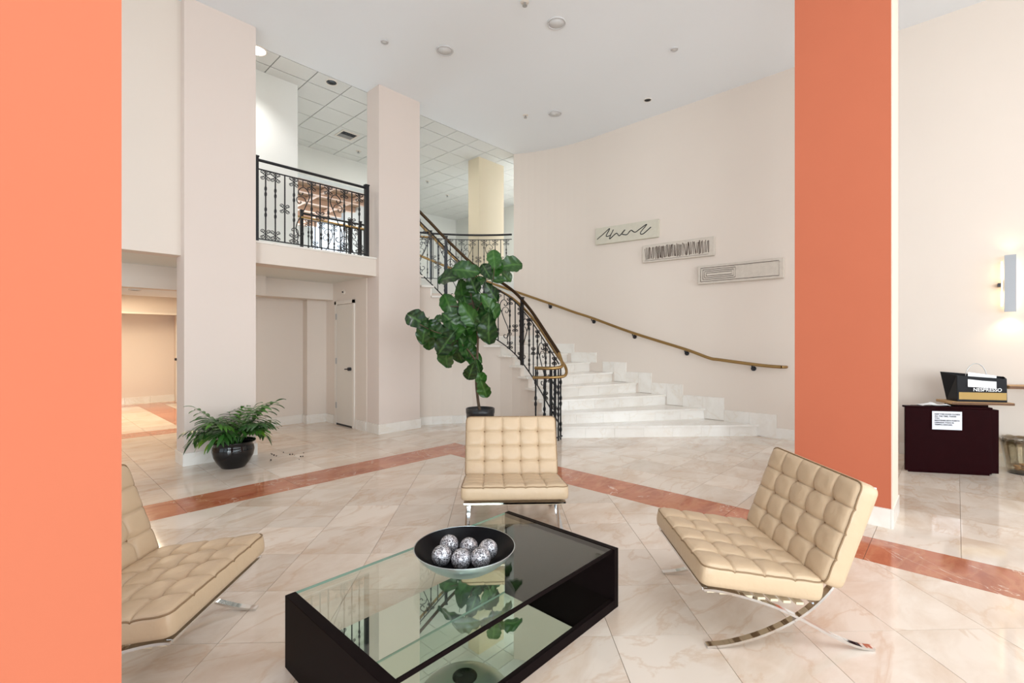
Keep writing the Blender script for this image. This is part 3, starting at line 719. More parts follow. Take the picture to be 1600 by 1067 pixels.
# ---------------------------------------------------------------- tufted lounge chairs
def cushion(Wd, Ld, Th, nx=5, ny=4):
    fr = [0, .035, .10, .22, .36, .5, .64, .78, .90, .965]
    xs = [(i+f)*Wd/nx-Wd/2 for i in range(nx) for f in fr]+[Wd/2]; ys = [(j+f)*Ld/ny-Ld/2 for j in range(ny) for f in fr]+[Ld/2]
    cw, cl = Wd/nx, Ld/ny; top = []; rr = .035
    def hgt(x, y):
        a = (x+Wd/2)/cw; b = (y+Ld/2)/cl
        h = .011*(abs(math.sin(PI*a))*abs(math.sin(PI*b)))**.30
        # seams (interior only)
        ia, ib = round(a), round(b)
        if 0 < ia < nx: h -= .007*math.exp(-abs(a-ia)*cw/.005)
        if 0 < ib < ny: h -= .007*math.exp(-abs(b-ib)*cl/.005)
        if 0 < ia < nx and 0 < ib < ny:
            r_ = math.hypot((a-ia)*cw, (b-ib)*cl); h -= .020*math.exp(-(r_/.022)**2)
        # soft folds running off the buttons
        h += .0016*math.sin(x*57+y*31)*math.sin(y*43-x*17)
        e = min(x+Wd/2, Wd/2-x, y+Ld/2, Ld/2-y)
        h -= .010*math.exp(-e/.012)
        return Th/2+h
    mb = MB(); nxx, nyy = len(xs), len(ys)
    def pos(x, y, z, k):
        # round the corners a little
        cx = max(0, abs(x)-(Wd/2-rr)); cy = max(0, abs(y)-(Ld/2-rr)); r_ = math.hypot(cx, cy)
        if cx > 0 and cy > 0 and r_ > 0:
            m_ = max(cx, cy); x = math.copysign(Wd/2-rr+cx*m_/r_, x); y = math.copysign(Ld/2-rr+cy*m_/r_, y)
        return (x, y, z)
    vs = [pos(x, y, hgt(x, y), 0) for y in ys for x in xs]
    fs = [(j*nxx+i, j*nxx+i+1, (j+1)*nxx+i+1, (j+1)*nxx+i) for j in range(nyy-1) for i in range(nxx-1)]
    n0 = len(vs)
    ring = [i for i in range(nxx)]+[j*nxx+nxx-1 for j in range(1, nyy)]+[(nyy-1)*nxx+i for i in range(nxx-2, -1, -1)]+[j*nxx for j in range(nyy-2, 0, -1)]
    levels = [(.004, Th/2-.012), (.007, Th/4), (.008, 0), (.007, -Th/4), (.003, -Th/2+.006), (-.006, -Th/2)]
    prev = ring; R = len(ring)
    for ex, z in levels:
        cur = []
        for idx in ring:
            x, y, _ = vs[idx]; l_ = math.hypot(x/Wd, y/Ld); nxv = (1 if abs(x) > Wd/2-.03 else 0)*math.copysign(1, x); nyv = (1 if abs(y) > Ld/2-.03 else 0)*math.copysign(1, y)
            cur.append(len(vs)); vs.append((x+nxv*ex, y+nyv*ex, z))
        for k in range(R): fs.append((prev[k], cur[k], cur[(k+1)%R], prev[(k+1)%R]))
        prev = cur
    fs.append(tuple(prev[::-1]))
    mb.add(vs, fs, True)
    fixed = mb.mesh('cushion', M_leather)
    bm = bmesh.new(); bm.from_mesh(fixed); bmesh.ops.recalc_face_normals(bm, faces=bm.faces); bm.to_mesh(fixed); bm.free()
    rp = [Vector(vs[i])+Vector((math.copysign(.004, vs[i][0]) if abs(vs[i][0]) > Wd/2-.02 else 0, math.copysign(.004, vs[i][1]) if abs(vs[i][1]) > Ld/2-.02 else 0, -.001)) for i in ring]
    pip = MB().tube(rp, .0038, 5, closed=True).mesh('piping', M_piping)
    btn = [((i*cw-Wd/2), (j*cl-Ld/2)) for i in range(1, nx) for j in range(1, ny)]
    return fixed, pip, btn, hgt
BTN = MB().sphere((0, 0, 0), .0085, 8, 6, .6).mesh('button', M_piping)
SEAT = cushion(.75, .545, .10); BACK = cushion(.75, .485, .095)
arc_b = catmull([(.378, 0, .006), (.27, 0, .020), (.12, 0, .066), (-.036, 0, .145), (-.15, 0, .240), (-.235, 0, .355), (-.305, 0, .50), (-.352, 0, .64), (-.378, 0, .745)], 5)
arc_s = catmull([(-.378, 0, .006), (-.30, 0, .018), (-.18, 0, .068), (-.036, 0, .145), (.09, 0, .200), (.22, 0, .240), (.33, 0, .264), (.395, 0, .268)], 5)
def shift(P, y): return [(p[0], y, p[2]) for p in P]
def lounge_chair(label, X_, d_, face):
    x, y = W(X_, d_); rz = math.atan2(face[1], face[0])
    r_ = empty('lounge_chair', (x, y, 0), rz, label, 'chair', 'tufted lounge chairs around the coffee table')
    if CH:
        for name, me, mtx, sub in CH:
            o = link(name, me, r_); o.matrix_local = mtx
            for n2, m2, mt2 in sub: o2 = link(n2, m2, o); o2.matrix_local = mt2
        return r_
    I = Matrix.Identity(4)
    for s in (-1, 1):
        CH.append(('back_leg', MB().rect_sweep(shift(arc_b, s*.345), (0, 1, 0), .034, .011).mesh('back_leg', M_chrome), I, []))
        CH.append(('seat_leg', MB().rect_sweep(shift(arc_s, s*.345), (0, 1, 0), .033, .011).mesh('seat_leg', M_chrome), I, []))
    for (px, pz) in ((.385, .268), (-.115, .205), (-.372, .725)):
        CH.append(('cross_bar', MB().box(px-.012, -.345, pz-.006, px+.012, .345, pz+.006).mesh('cross_bar', M_chrome), I, []))
    # seat: from front (.40,.39 top) to rear (-.13,.32 top)
    def place(cen, tilt): return Matrix.Translation(cen) @ Matrix.Rotation(tilt, 4, 'Y') @ Matrix.Rotation(-PI/2, 4, 'Z')
    for name, dat, cen, ax in (('seat_cushion', SEAT, Vector((.132, 0, .310)), (.128)), ('back_cushion', BACK, Vector((-.262, 0, .525)), None)):
        if ax is not None: mt = Matrix.Translation(cen) @ Matrix.Rotation(-ax, 4, 'Y') @ Matrix.Rotation(-PI/2, 4, 'Z')
        else: mt = Matrix.Translation(cen) @ Matrix.Rotation(math.radians(69.5), 4, 'Y') @ Matrix.Rotation(-PI/2, 4, 'Z')
        sub = [('piping', dat[1], I)]+[('button', BTN, Matrix.Translation((bx_, by_, dat[3](bx_, by_)+.008))) for bx_, by_ in dat[2]]
        CH.append((name, dat[0], mt, sub))
    for i in range(8):      # seat straps and back straps
        px = .36-i*.058; pz = .262-(.36-px)*.125-.0
        CH.append(('seat_strap', MB().box(px-.017, -.350, pz-.010, px+.017, .350, pz+.001).mesh('seat_strap', M_strap), I, []))
    for i in range(7):
        t = i/6; pz = .36+t*.34
        px = -.243-t*.115
        CH.append(('back_strap', MB().box(px-.012, -.345, pz-.017, px-.004, .345, pz+.017).mesh('back_strap', M_strap), I, []))
    ch2 = CH[:]; CH2 = ch2
    for name, me, mtx, sub in CH:
        o = link(name, me, r_); o.matrix_local = mtx
        for n2, m2, mt2 in sub: o2 = link(n2, m2, o); o2.matrix_local = mt2
    return r_
CH = []
def cdir(deg):      # facing direction: 0 = towards the camera, 90 = to the camera's left
    a = math.radians(deg); X_, d_ = -math.sin(a), -math.cos(a); p = W(X_, d_); return p
lounge_chair('cream tufted leather lounge chair facing the camera beyond the coffee table', .004, 3.73, cdir(-2.5))
lounge_chair('cream tufted leather lounge chair right of the coffee table, in front of the orange column', 1.285, 2.523, cdir(91.4))
lounge_chair('cream tufted leather lounge chair at far left, partly hidden by the orange column', -1.705, 2.13, cdir(-92.6))

# ---------------------------------------------------------------- coffee table
x0, x1, y0, y1, th = .818, 2.222, 1.312, 2.118, .312
ct = empty('coffee_table', ((x0+x1)/2, (y0+y1)/2, 0), label='low black wooden coffee table with a glass top and mirrored base', cat='table')
put('end_panel', MB().box(x0, y0, 0, x0+.045, y1, th), M_black, ct, bevel=.002)
put('end_panel', MB().box(x1-.038, y0, 0, x1, y1, th), M_black, ct, bevel=.002)
put('base_panel', MB().box(x0+.045, y0, .0, x1-.038, y1, .048), M_black, ct, bevel=.002)
put('mirror', MB().box(x0+.05, y0+.02, .048, x1-.042, y1-.004, .052), M_mirror, ct)
put('glass_top', MB().box(x0+.045, y0+.02, th-.014, x1-.038, y1, th-.002), M_glass, ct)
put('glass_edge', MB().box(x0+.045, y1-.002, th-.013, x1-.038, y1+.0005, th-.002), M_gedge, ct)
put('front_rail', MB().box(x0+.045, y0+.012, th-.017, x1-.038, y0+.020, th-.001), M_black, ct)
# bowl with glitter balls
bx_, by_ = W(-.228, 2.285); bz = th-.002
bw = empty('bowl', (bx_, by_, bz), label='wide shallow metal bowl with black lining on the glass table', cat='bowl')
R = .243
po = [(.085, 0), (.13, .014), (.18, .045), (.22, .080), (R, .112)]; pi_ = [(R-.004, .114), (.215, .083), (.175, .050), (.12, .024), (.06, .014), (.001, .012)]
put('outer_shell', MB().lathe([(.001, .002)]+[(r_, z_+.002) for r_, z_ in po]+[(R, .115), (R-.004, .1155)], 56, (bx_, by_, bz), cap=False), M_bowl, bw)
put('lining', MB().lathe(pi_, 56, (bx_, by_, bz), cap=False), M_bowl_in, bw)
put('foot', MB().lathe([(.05, 0), (.06, 0), (.06, .002), (.05, .002)], 24, (bx_, by_, bz)), M_bowl_in, bw)
wl = {0: 'back left', 1: 'front left', 2: 'back middle', 3: 'back right', 4: 'front middle', 5: 'front right'}
for i, (px, py) in enumerate(((701.7, 850.7), (690, 868), (732.5, 855), (762.6, 858), (720.9, 873.5), (751, 871.3))):
    zc = bz+.098
    dd = 739*(1.41-zc)/(py-533.5); X_ = (px-800)/739*dd; wx, wy = W(X_, dd)
    rr_ = math.hypot(wx-bx_, wy-by_); rb = .047
    zr = bz+.016+rb+max(0, (rr_-.06))*.42
    dd = 739*(1.41-zr)/(py-533.5); wx, wy = W((px-800)/739*dd, dd)
    o = put('decorative_ball', MB().sphere((wx, wy, zr), rb, 24, 16), M_glit)
    tag(o, 'silver glitter ball lying in the bowl, %s of the six' % wl[i], 'ball', 'silver glitter balls in the bowl')

# ---------------------------------------------------------------- potted palm
px_, py_ = W(-3.14, 5.33)
pp = empty('potted_palm', (px_, py_, 0), label='bushy green parlor palm in a glossy black glazed pot before the left column', cat='plant')
pr = [(.12, 0), (.125, .006), (.165, .06), (.20, .13), (.212, .19), (.205, .235), (.19, .262), (.222, .285), (.226, .295), (.205, .292), (.185, .27), (.19, .24)]
put('pot', MB().lathe(pr, 44, (px_, py_, 0)), M_pot, pp)
put('soil', MB().lathe([(.19, .235), (.10, .25), (.001, .252)], 24, (px_, py_, 0), cap=False), M_soil, pp)
def frond(L_, droop, nl, wl_, seed, ll=.16):
    rg = random.Random(seed); mb = MB(); P = []; z = 0; x = 0; a = math.radians(78)
    N_ = 14
    for i in range(N_+1):
        P.append(Vector((x, 0, z))); x += L_/N_*math.cos(a); z += L_/N_*math.sin(a); a -= droop/N_
    mb.tube(P, [.004-.0025*i/N_ for i in range(N_+1)], 4)
    for i in range(nl):
        t = .38+.62*i/(nl-1); f = t*N_; j = min(int(f), N_-1); p = P[j].lerp(P[j+1], f-j); tg = (P[j+1]-P[j]).normalized()
        for sg in ((-1, 1) if i < nl-1 else (0,)):
            l_ = ll*(.75+.5*math.sin(PI*min(1, (t-.3)/.72)))*rg.uniform(.85, 1.1)
            dirv = (tg*(.75 if sg else 1)+Vector((0, sg*.85, 0))+Vector((0, 0, -.05))).normalized(); up = Vector((0, 0, 1)); sd = dirv.cross(up).normalized()
            vs = []; n = 5
            for k in range(n+1):
                q = k/n; c = p+dirv*(l_*q)+Vector((0, 0, -l_*.42*q*q)); w = wl_*math.sin(PI*min(.97, .08+q*.92))**.8
                vs += [c-sd*w+Vector((0,0,.003*q)), c+Vector((0, 0, -.003)), c+sd*w+Vector((0,0,.003*q))]
            fs = [(k*3+m_, k*3+m_+1, k*3+m_+4, k*3+m_+3) for k in range(n) for m_ in (0, 1)]
            mb.add(vs, fs, True)
    return mb
FR = [frond(.62, .70, 7, .024, 1, .19), frond(.58, 1.3, 7, .024, 2, .18), frond(.52, 2.0, 6, .026, 3, .18)]
FRm = [f.mesh('frond', M_palm) for f in FR]+[frond(.40, 2.3, 5, .026, 4, .15).mesh('frond', M_palmy), frond(.48, 1.5, 6, .022, 5, .15).mesh('frond', M_palm)]
rg = random.Random(5)
for i in range(44):
    a = i*2.399963+rg.uniform(-.3, .3); k = (0, 1, 2, 1, 2, 4, 0, 2, 1, 4)[i % 10]
    if i in (9, 17, 26): k = 3
    o = link('frond', FRm[k], pp, (.05*math.cos(a)+rg.uniform(-.03, .03), .05*math.sin(a)+rg.uniform(-.03, .03), .245), rot=(rg.uniform(-.2, .2), rg.uniform(-.3, .3), a)); s_ = rg.uniform(.62, 1.0); o.scale = (s_, s_, s_)
sp = MB(); rg = random.Random(3)
for i in range(13):
    X_ = -2.75+rg.uniform(-.28, .28); d_ = 5.75+rg.uniform(-.15, .25); w_ = W(X_, d_); sp.sphere((w_[0], w_[1], .005), rg.uniform(.004, .010), 5, 4)
tag(put('soil_crumbs', sp, M_soil), 'dark crumbs of potting soil scattered on the marble right of the palm pot', 'dirt', kind='stuff')

# ---------------------------------------------------------------- fiddle leaf fig
fx, fy = W(-.42, 6.25)
ff = empty('fiddle_leaf_fig', (fx, fy, 0), label='tall fiddle-leaf fig tree in a black pot in front of the staircase', cat='plant')
put('pot', MB().lathe([(.15, 0), (.155, .01), (.185, .46), (.19, .47), (.19, .53), (.18, .53), (.175, .48), (.172, .46)], 32, (fx, fy, 0)), M_potm, ff)
put('soil', MB().lathe([(.172, .46), (.001, .47)], 20, (fx, fy, 0), cap=False), M_soil, ff)
def FP(zx, zy, d):      # point of the tree from its place in the enlarged view, at depth d
    px = 620+zx*.2532; py = 390+zy*.2532; x, y = W((px-800)/739*d, d); return Vector((x, y, 1.41-(py-533.5)*d/739))
tr = catmull([Vector((fx, fy, .46)), FP(500, 920, 6.25), FP(490, 800, 6.25), FP(497, 650, 6.25), FP(500, 540, 6.25), FP(488, 460, 6.25), FP(470, 330, 6.25), FP(440, 200, 6.25), FP(420, 120, 6.25)], 5)
put('trunk', MB().tube(tr, [.020-.011*i/(len(tr)-1) for i in range(len(tr))], 8), M_bark, ff)
for pts in ([(488, 460), (400, 500), (300, 520), (220, 500), (140, 460)], [(495, 700), (440, 620), (360, 560), (320, 640)], [(480, 400), (540, 300), (590, 200), (600, 110)], [(497, 760), (515, 800), (530, 850)], [(470, 330), (400, 350), (330, 350)]):
    P = catmull([FP(a, b, 6.25-.06*i) for i, (a, b) in enumerate(pts)], 4); put('branch', MB().tube(P, [.012-.007*i/(len(P)-1) for i in range(len(P))], 6), M_bark, ff)
def figleaf(seed):
    rg = random.Random(seed); N_, Mw = 14, 6; vs = []; ve = []; fs = []
    for i in range(N_+1):
        t = i/N_
        w = .34*(math.sin(PI*t**.95)**.55)*(.62+.48*t) if 0 < t < 1 else .02
        if .25 < t < .45: w *= .92
        w *= 1+.06*math.sin(i*1.9+seed)
        for j in range(-Mw, Mw+1):
            u = j/Mw; x = u*w; z = -.30*t*t+.10*abs(u)**1.5+.040*math.sin(t*21+abs(u)*2+seed)*abs(u)+.02*math.sin(t*9+seed)
            vs.append((x, t+.05*(abs(u)-0)*(-.3), z)); ve.append(.55 if j == 0 else (.22 if (i+abs(j)//2) % 3 == 0 and abs(j) < Mw else 0))
    n = 2*Mw+1
    for i in range(N_):
        for j in range(n-1): fs.append((i*n+j, i*n+j+1, (i+1)*n+j+1, (i+1)*n+j))
    mb = MB(); mb.add(vs, fs, True); mb.tube([(0, -.16, .02), (0, 0, 0)], .012, 4)
    me = mb.mesh('leaf', M_fig); at = me.attributes.new('vein', 'FLOAT', 'POINT'); ve += [.4]*(len(me.vertices)-len(ve)); at.data.foreach_set('value', ve); return me
FL_ = [figleaf(i) for i in range(4)]
LV = [(600, 60, 90, 95), (605, 120, 100, 80), (700, 90, 115, 15), (550, 130, 80, 120), (672, 150, 85, -35), (628, 185, 60, 10), (430, 125, 115, 170), (325, 165, 120, 175), (470, 215, 90, -70), (405, 260, 110, -80), (582, 262, 85, -60), (322, 345, 110, 110), (385, 372, 90, 60), (535, 395, 150, -75), (562, 490, 130, -95), (300, 422, 70, 175), (440, 400, 110, -60), (375, 395, 90, -20), (125, 430, 120, 145), (165, 510, 100, -110), (200, 565, 85, -85), (255, 505, 110, 160), (345, 515, 120, -165), (430, 525, 110, -50), (300, 575, 120, -130), (400, 560, 100, -110), (300, 655, 120, -100), (378, 640, 100, -80), (440, 615, 100, -50), (465, 665, 95, -20), (455, 758, 85, -110), (515, 785, 75, -60), (535, 862, 85, -75), (260, 422, 50, 170), (480, 320, 100, -100), (455, 450, 110, -120), (520, 320, 90, -30), (400, 460, 120, -150), (350, 450, 110, 130), (480, 500, 100, -90), (370, 500, 100, 100), (540, 440, 110, -110), (280, 530, 90, -100), (330, 590, 90, -70), (420, 600, 90, -60), (500, 200, 70, 40), (560, 330, 90, -50), (430, 350, 100, 100), (590, 360, 100, -60), (500, 720, 60, -80), (460, 640, 80, -100), (240, 470, 80, 150), (185, 470, 80, 160)]
rg = random.Random(11)
right = Vector((FY, -FX, 0)); fwd = Vector((FX, FY, 0)); upv = Vector((0, 0, 1))
for i, (zx, zy, sz, ang) in enumerate(LV):
    d_ = 6.25-.04*(sz > 80)+rg.uniform(-.20, .16); c = FP(zx, zy, d_); L_ = sz*.2532*6.25/739*1.5; a = math.radians(ang)
    ydir = (right*math.cos(a)+upv*math.sin(a)+fwd*rg.uniform(-.35, .3)).normalized()
    nrm = (-fwd*.9+upv*rg.uniform(.15, .75)+right*rg.uniform(-.4, .4)); nrm = (nrm-ydir*nrm.dot(ydir)).normalized(); xdir = ydir.cross(nrm)
    mt = Matrix((xdir, ydir, nrm)).transposed().to_4x4(); mt.translation = c-ydir*L_*.5-Vector((fx, fy, 0))
    o = link('leaf', FL_[i % 4], ff); o.matrix_local = mt @ Matrix.Diagonal((L_*1.12, L_, L_, 1))

# ---------------------------------------------------------------- wall plaques
def plaque(label, ya, yb, zta, zba, ztb, zbb, mat, fn):
    """ya = far end, yb = near end; z top / bottom at each end"""
    th_ = .06; x0_, x1_ = 7.67-th_-.012, 7.67-.012
    L_ = ya-yb; zc = (zta+zba+ztb+zbb)/4; hgt_ = ((zta-zba)+(ztb-zbb))/2; tilt = math.atan2((zta+zba)/2-(ztb+zbb)/2, L_)
    r_ = empty('wall_plaque', (7.67, (ya+yb)/2, zc), label=label, cat='artwork', group=None)
    # local frame: s along from far to near (= left to right as seen), z up, x out of the wall (negative x)
    def Pt(s, z, out): 
        s2 = s*math.cos(tilt)+z*math.sin(tilt)*1; z2 = z*math.cos(tilt)-s*math.sin(tilt)
        return (-out, -s2, z2)
    def slab(s0_, s1_, z0_, z1_, o0, o1):
        m_ = MB(); v_ = [Pt(s, z, o) for o in (o0, o1) for s, z in ((s0_, z0_), (s1_, z0_), (s1_, z1_), (s0_, z1_))]
        m_.add(v_, [(0,3,2,1),(4,5,6,7),(0,1,5,4),(1,2,6,5),(2,3,7,6),(3,0,4,7)]); return m_
    m_ = slab(-L_/2, L_/2, -hgt_/2, hgt_/2, .0, th_)
    o = link('panel', m_.mesh('panel', mat), r_)
    bm = bmesh.new(); bm.from_mesh(o.data); bmesh.ops.recalc_face_normals(bm, faces=bm.faces); bmesh.ops.bevel(bm, geom=bm.edges[:], offset=.006, segments=2, affect='EDGES'); bm.to_mesh(o.data); bm.free()
    fn(r_, Pt, L_, hgt_, th_)
def squiggle(r_, Pt, L_, h_, th_):
    pts = [(525,150),(560,120),(600,85),(580,130),(605,125),(622,92),(600,148),(640,115),(658,130),(690,95),(672,118),(700,125),(722,100),(745,112),(770,95),(808,68),(775,115),(790,122),(830,85)]
    P = [Pt((x-690)/340*L_*.96+.0, -(y-112-(690-x)*.12)/92*h_*.9, th_+.001) for x, y in pts]
    link('carved_line', MB().tube(catmull(P, 5), .0085, 5).mesh('carved_line', M_ink), r_)
def scratches(r_, Pt, L_, h_, th_):
    rg = random.Random(2); link('edge_line', MB().tube([Pt(-L_*.46, -h_*.40, th_), Pt(L_*.43, -h_*.40, th_)], .003, 4).mesh('edge_line', M_groove), r_)
    for i in range(46):
        s = -L_*.45+L_*.88*i/45; e = rg.uniform(-.012, .012); h0, h1 = -h_*rg.uniform(.28, .36), h_*rg.uniform(.28, .38)
        link('carved_line', MB().tube([Pt(s+e, h0, th_), Pt(s-e, h1, th_)], rg.uniform(.004, .0085), 4).mesh('carved_line', M_groove), r_)
def spiral_rect(r_, Pt, L_, h_, th_):
    def poly(pts, nm='carved_line'): link(nm, MB().tube([Pt(s*L_, z*h_, th_) for s, z in pts], .005, 4).mesh(nm, M_groove), r_)
    poly([(-.46,-.36),(.455,-.36),(.455,.36),(-.46,.36),(-.46,-.36)])
    for k in range(3):
        e = k*.022; ez = k*.10
        poly([(-.43+e,-.26+ez*.9),(-.03-e,-.26+ez*.9),(-.03-e,.26-ez*.9),(-.43+e,.26-ez*.9),(-.43+e,-.26+ez*.9)])
plaque('pale greenish stone wall plaque with a black handwriting-like squiggle, topmost of three', 4.99, 3.722, 3.549, 3.239, 3.511, 3.199, M_stone2, squiggle)
plaque('stone wall plaque carved with many upright dark strokes, middle of three', 4.02, 2.784, 3.087, 2.79, 3.077, 2.765, M_stone, scratches)
plaque('stone wall plaque carved with nested rectangles, lowest of three', 3.046, 1.812, 2.628, 2.323, 2.616, 2.327, M_stone, spiral_rect)

# ---------------------------------------------------------------- wall lamp
ws = empty('wall_lamp', (7.67, -.42, 1.74), label='tall slim grey metal wall lamp, lit, above the black bag', cat='lamp')
put('backplate', MB().box(7.655, -.47, 1.98, 7.67, -.37, 2.10), M_steel, ws); put('arm', MB().box(7.56, -.36, 2.02, 7.66, -.335, 2.06), M_dark, ws)
put('shield', MB().box(7.545, -.475, 1.738, 7.557, -.385, 2.365).box(7.557, -.475, 1.738, 7.585, -.467, 2.365).box(7.557, -.393, 1.738, 7.585, -.385, 2.365), M_sconce, ws)
put('tube_lamp', MB().box(7.565, -.372, 1.80, 7.585, -.360, 2.30).box(7.56, -.45, 1.742, 7.58, -.41, 1.76), M_lampw, ws)
for z_, e_, rx in ((1.72, 9, 0), (2.38, 3, PI)):
    l = bpy.data.lights.new('wall_lamp_light', 'SPOT'); l.energy = e_*.4; l.spot_size = 2.2; l.spot_blend = .8; l.color = (1, .78, .5); l.shadow_soft_size = .04; o = bpy.data.objects.new('wall_lamp_light', l); C.objects.link(o); o.location = (7.575, -.43, z_); o.rotation_euler = (rx, 0, 0)
l = bpy.data.lights.new('wall_lamp_glow', 'AREA'); l.energy = .8; l.shape = 'RECTANGLE'; l.size = .03; l.size_y = .5; l.color = (1, .78, .5); o = bpy.data.objects.new('wall_lamp_glow', l); C.objects.link(o); o.location = (7.592, -.43, 2.05); o.rotation_euler = (0, -PI/2, 0); o.rotation_euler = (PI/2, 0, -PI/2)

# ---------------------------------------------------------------- cabinet, bag, boards, bin
A = Vector((6.665, .405)); B = Vector((7.06, -.27)); dv = (B-A).normalized(); nv = Vector((-dv.y, dv.x))     # nv points away from the camera
if nv.dot(Vector((FX, FY))) < 0: nv = -nv
DP = .30; Bp, Ap = B+nv*DP, A+nv*DP
cab = empty('cabinet', ((A.x+B.x)/2, (A.y+B.y)/2, 0), label='low dark mahogany cabinet against the right wall with a paper notice', cat='cabinet')
def ccw(poly):
    ar = sum(poly[i][0]*poly[(i+1)%len(poly)][1]-poly[(i+1)%len(poly)][0]*poly[i][1] for i in range(len(poly))); return poly if ar > 0 else poly[::-1]
def cpoly(s0_, s1_, n0, n1): return ccw([A+dv*s0_+nv*n0, A+dv*s1_+nv*n0, A+dv*s1_+nv*n1, A+dv*s0_+nv*n1])
LC = (B-A).length
put('front_panel', MB().prism(cpoly(0, LC, 0, .025), .015, .695), M_mahog, cab, bevel=.004)
put('carcass', MB().prism(cpoly(.20, LC+.075, .025, DP), .02, .69), M_mahog, cab)
put('cabinet_top', MB().prism(cpoly(-.003, LC+.003, -.006, .06), .695, .715), M_mahog, cab, bevel=.004)
put('plinth', MB().prism(cpoly(.03, LC-.02, .003, .02), 0, .02), M_mahog, cab)
def text_obj(name, body, size, mat, parent, loc, rot, align='LEFT', space=1.0, ext=.0006, bold=0):
    cu = bpy.data.curves.new(name, 'FONT'); cu.body = body; cu.size = size; cu.extrude = ext; cu.align_x = align; cu.space_line = space; cu.offset = bold
    t = bpy.data.objects.new(name, cu); C.objects.link(t); dg = bpy.context.evaluated_depsgraph_get(); me = bpy.data.meshes.new_from_object(t.evaluated_get(dg)); me.name = name
    bpy.data.objects.remove(t); me.materials.clear(); me.materials.append(mat)
    o = link(name, me, parent, loc); o.rotation_euler = rot; return o
def cp(s, n, z): p = A+dv*s+nv*n; return Vector((p.x, p.y, z))
caz = math.atan2(dv.y, dv.x)
sg = empty('paper_notice', cp(.42, -.01, .5), label='white paper notice taped to the front of the dark cabinet', cat='sign')
put('sheet', MB().prism(ccw([cp(.24, -.012, 0).xy, cp(.51, -.012, 0).xy, cp(.51, -.011, 0).xy, cp(.24, -.011, 0).xy]), .47, .665), M_paperg, sg)
tx = text_obj('lettering', 'KEEP THIS DOOR CLOSED\nALL THE TIME, THANK\nYOU.\nMANTENER ESTA PUERTA\nCERRADA TODO EL\nTIEMPO, GRACIAS.', .0195, M_ink, sg, cp(.262, -.0135, .635)-Vector(sg.location), (PI/2, 0, caz), space=1.15, bold=.0004)
tx.location = cp(.262, -.0135, .628)-Vector(sg.location)
# papers on the cabinet
pa = empty('folded_papers', cp(.18, .12, .715), label='crumpled cream papers lying on the cabinet top', cat='paper')
mb = MB(); n = 10; rg = random.Random(9); vs = []; fs = []
for i in range(n+1):
    for j in range(6): q = cp(.16+.26*i/n, -.0+.14*j/5, .722+.016*math.sin(i*.9)*math.sin(j*1.1+.5)+.012*(1-abs(i/n-.5)*2)); vs.append(q)
for i in range(n):
    for j in range(5): fs.append((i*6+j, (i+1)*6+j, (i+1)*6+j+1, i*6+j+1))
mb.add(vs, fs, True); m2 = [(v_[0], v_[1], v_[2]-.004) for v_ in vs]; mb.add(m2, [f[::-1] for f in fs], True); put('sheet', mb, M_paper, pa)
# side table with worn wooden boards
def board(name, label, s0_, s1_, n0, n1, z, t_, zleg):
    e = empty(name, cp((s0_+s1_)/2, (n0+n1)/2, 0), label=label, cat='table')
    put('board', MB().prism(cpoly(s0_, s1_, n0, n1), z-t_, z), M_board, e, bevel=.004)
    put('board_edge', MB().prism(cpoly(s0_+.002, s1_-.002, n0-.003, n0+.002), z-t_+.003, z-.004), M_boarde, e)
    put('pedestal', MB().prism(cpoly(.50, .80, .08, .25), .69, z-t_), M_mahog, e)
board('side_table', 'worn wooden topped side table behind the cabinet, carrying the black bag', .44, 1.0, .03, .29, .765, .028, 0)
# the paper bag
bc = cp(.74, .16, .765)
bg_ = empty('paper_bag', bc, label='black and gold paper carrier bag with white lettering on the wooden table', cat='bag')
def bp(s, n, z): return cp(.74+s*1.1, .16+n*.95, .765+z*1.2)
def slabq(q, t_=.003):
    m_ = MB(); q = [Vector(a) for a in q]; nn = (q[1]-q[0]).cross(q[2]-q[0]).normalized()*t_
    v_ = q+[a+nn for a in q]; m_.add(v_, [(0,3,2,1),(4,5,6,7),(0,1,5,4),(1,2,6,5),(2,3,7,6),(3,0,4,7)]); return m_
put('front_face', slabq([bp(-.20, -.09, 0), bp(.20, -.09, 0), bp(.185, -.11, .21), bp(-.215, -.11, .235)]), M_bag, bg_)
put('gold_band', slabq([bp(-.19, -.094, .02), bp(.195, -.094, .02), bp(.19, -.104, .085), bp(-.195, -.104, .085)], .001), M_gold, bg_)
put('side_face', slabq([bp(-.20, .09, 0), bp(-.20, -.09, 0), bp(-.215, -.11, .235), bp(-.27, .06, .26)]), M_bag, bg_)
put('side_face', slabq([bp(.20, -.09, 0), bp(.20, .09, 0), bp(.27, .08, .22), bp(.185, -.11, .21)]), M_bag, bg_)
put('back_face', slabq([bp(.20, .09, 0), bp(-.20, .09, 0), bp(-.27, .06, .26), bp(.27, .08, .22)]), M_bag, bg_)
put('bottom', slabq([bp(-.20, -.09, .004), bp(-.20, .09, .004), bp(.20, .09, .004), bp(.20, -.09, .004)]), M_bag, bg_)
put('handle', MB().tube([bp(-.02+.09*math.cos(PI*i/10)*-1+.02, .0, .20+.14*math.sin(PI*i/10)) for i in range(11)], .004, 6), M_steel, bg_)
text_obj('lettering', 'NESPRESSO', .050, M_paper, bg_, bp(.025, -.125, .098)-bc, (PI/2+.06, 0, caz), 'CENTER', bold=.0006)
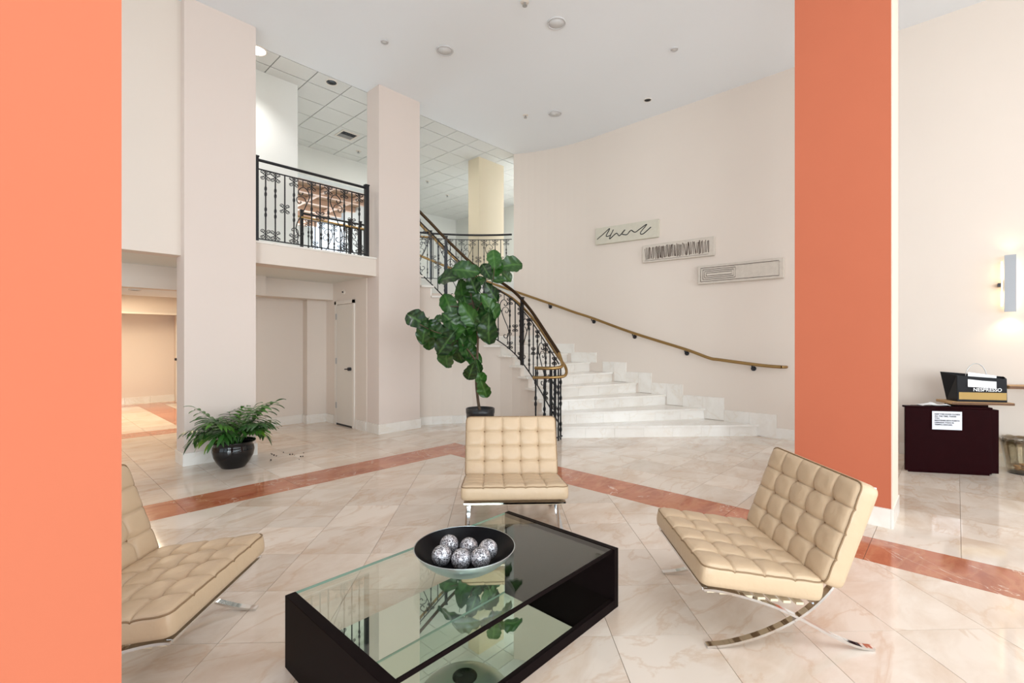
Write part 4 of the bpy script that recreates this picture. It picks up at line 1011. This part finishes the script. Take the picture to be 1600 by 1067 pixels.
pw_ = empty('white_paper', bp(-.0, -.11, .15), label='white folded sheet hanging over the rim of the black bag', cat='paper')
put('sheet', slabq([bp(-.13, -.118, .135), bp(.10, -.118, .125), bp(.11, -.10, .235), bp(-.12, -.10, .265)], .002), M_paper, pw_)
tb = empty('side_table', cp(1.23, .21, 0), label='wooden topped table cut off by the right edge, beside the black bag', cat='table')
put('board', MB().prism(cpoly(1.01, 1.46, .12, .30), .905, .94), M_board, tb, bevel=.004)
put('board_edge', MB().prism(cpoly(1.012, 1.46, .116, .121), .908, .936), M_boarde, tb)
for s in (1.43,): put('leg', MB().prism(cpoly(s-.02, s+.02, .14, .18), 0, .905), M_mahog, tb)
# bin with clear liner
bn = Vector(W(5.47, 5.05)); 
bi = empty('waste_bin', (bn.x, bn.y, 0), label='clear plastic waste bin with a liner and scraps right of the cabinet', cat='bin')
put('shell', MB().lathe([(.125, .0), (.13, .005), (.18, .30), (.185, .37), (.182, .37), (.176, .30), (.125, .012)], 28, (bn.x, bn.y, 0), cap=False), M_bin, bi)
mb = MB(); N_ = 40; vs = []
for rr_, zz in ((.176, .30), (.188, .375), (.200, .375), (.204, .34), (.198, .325)):
    for k in range(N_): a = 2*PI*k/N_; w = .006*math.sin(k*2.3)+.004*math.sin(k*5.1); vs.append((bn.x+(rr_+w)*math.cos(a), bn.y+(rr_+w)*math.sin(a), zz+w))
mb.add(vs, [(i*N_+k, i*N_+(k+1)%N_, (i+1)*N_+(k+1)%N_, (i+1)*N_+k) for i in range(4) for k in range(N_)], True); put('liner', mb, M_bin, bi)
put('bottom', MB().lathe([(.001, .0), (.125, 0), (.125, .012), (.001, .012)], 24, (bn.x, bn.y, 0), cap=False), M_dark, bi)
rg = random.Random(4); mb = MB()
for i in range(26):
    a = rg.uniform(0, 2*PI); r_ = rg.uniform(0, .10); c = Vector((bn.x+r_*math.cos(a), bn.y+r_*math.sin(a), rg.uniform(.03, .09))); mb.sphere(c, rg.uniform(.012, .03), 6, 4, .5)
tag(put('scraps', mb, M_board, bi), kind='stuff')
for me in bpy.data.meshes: pass
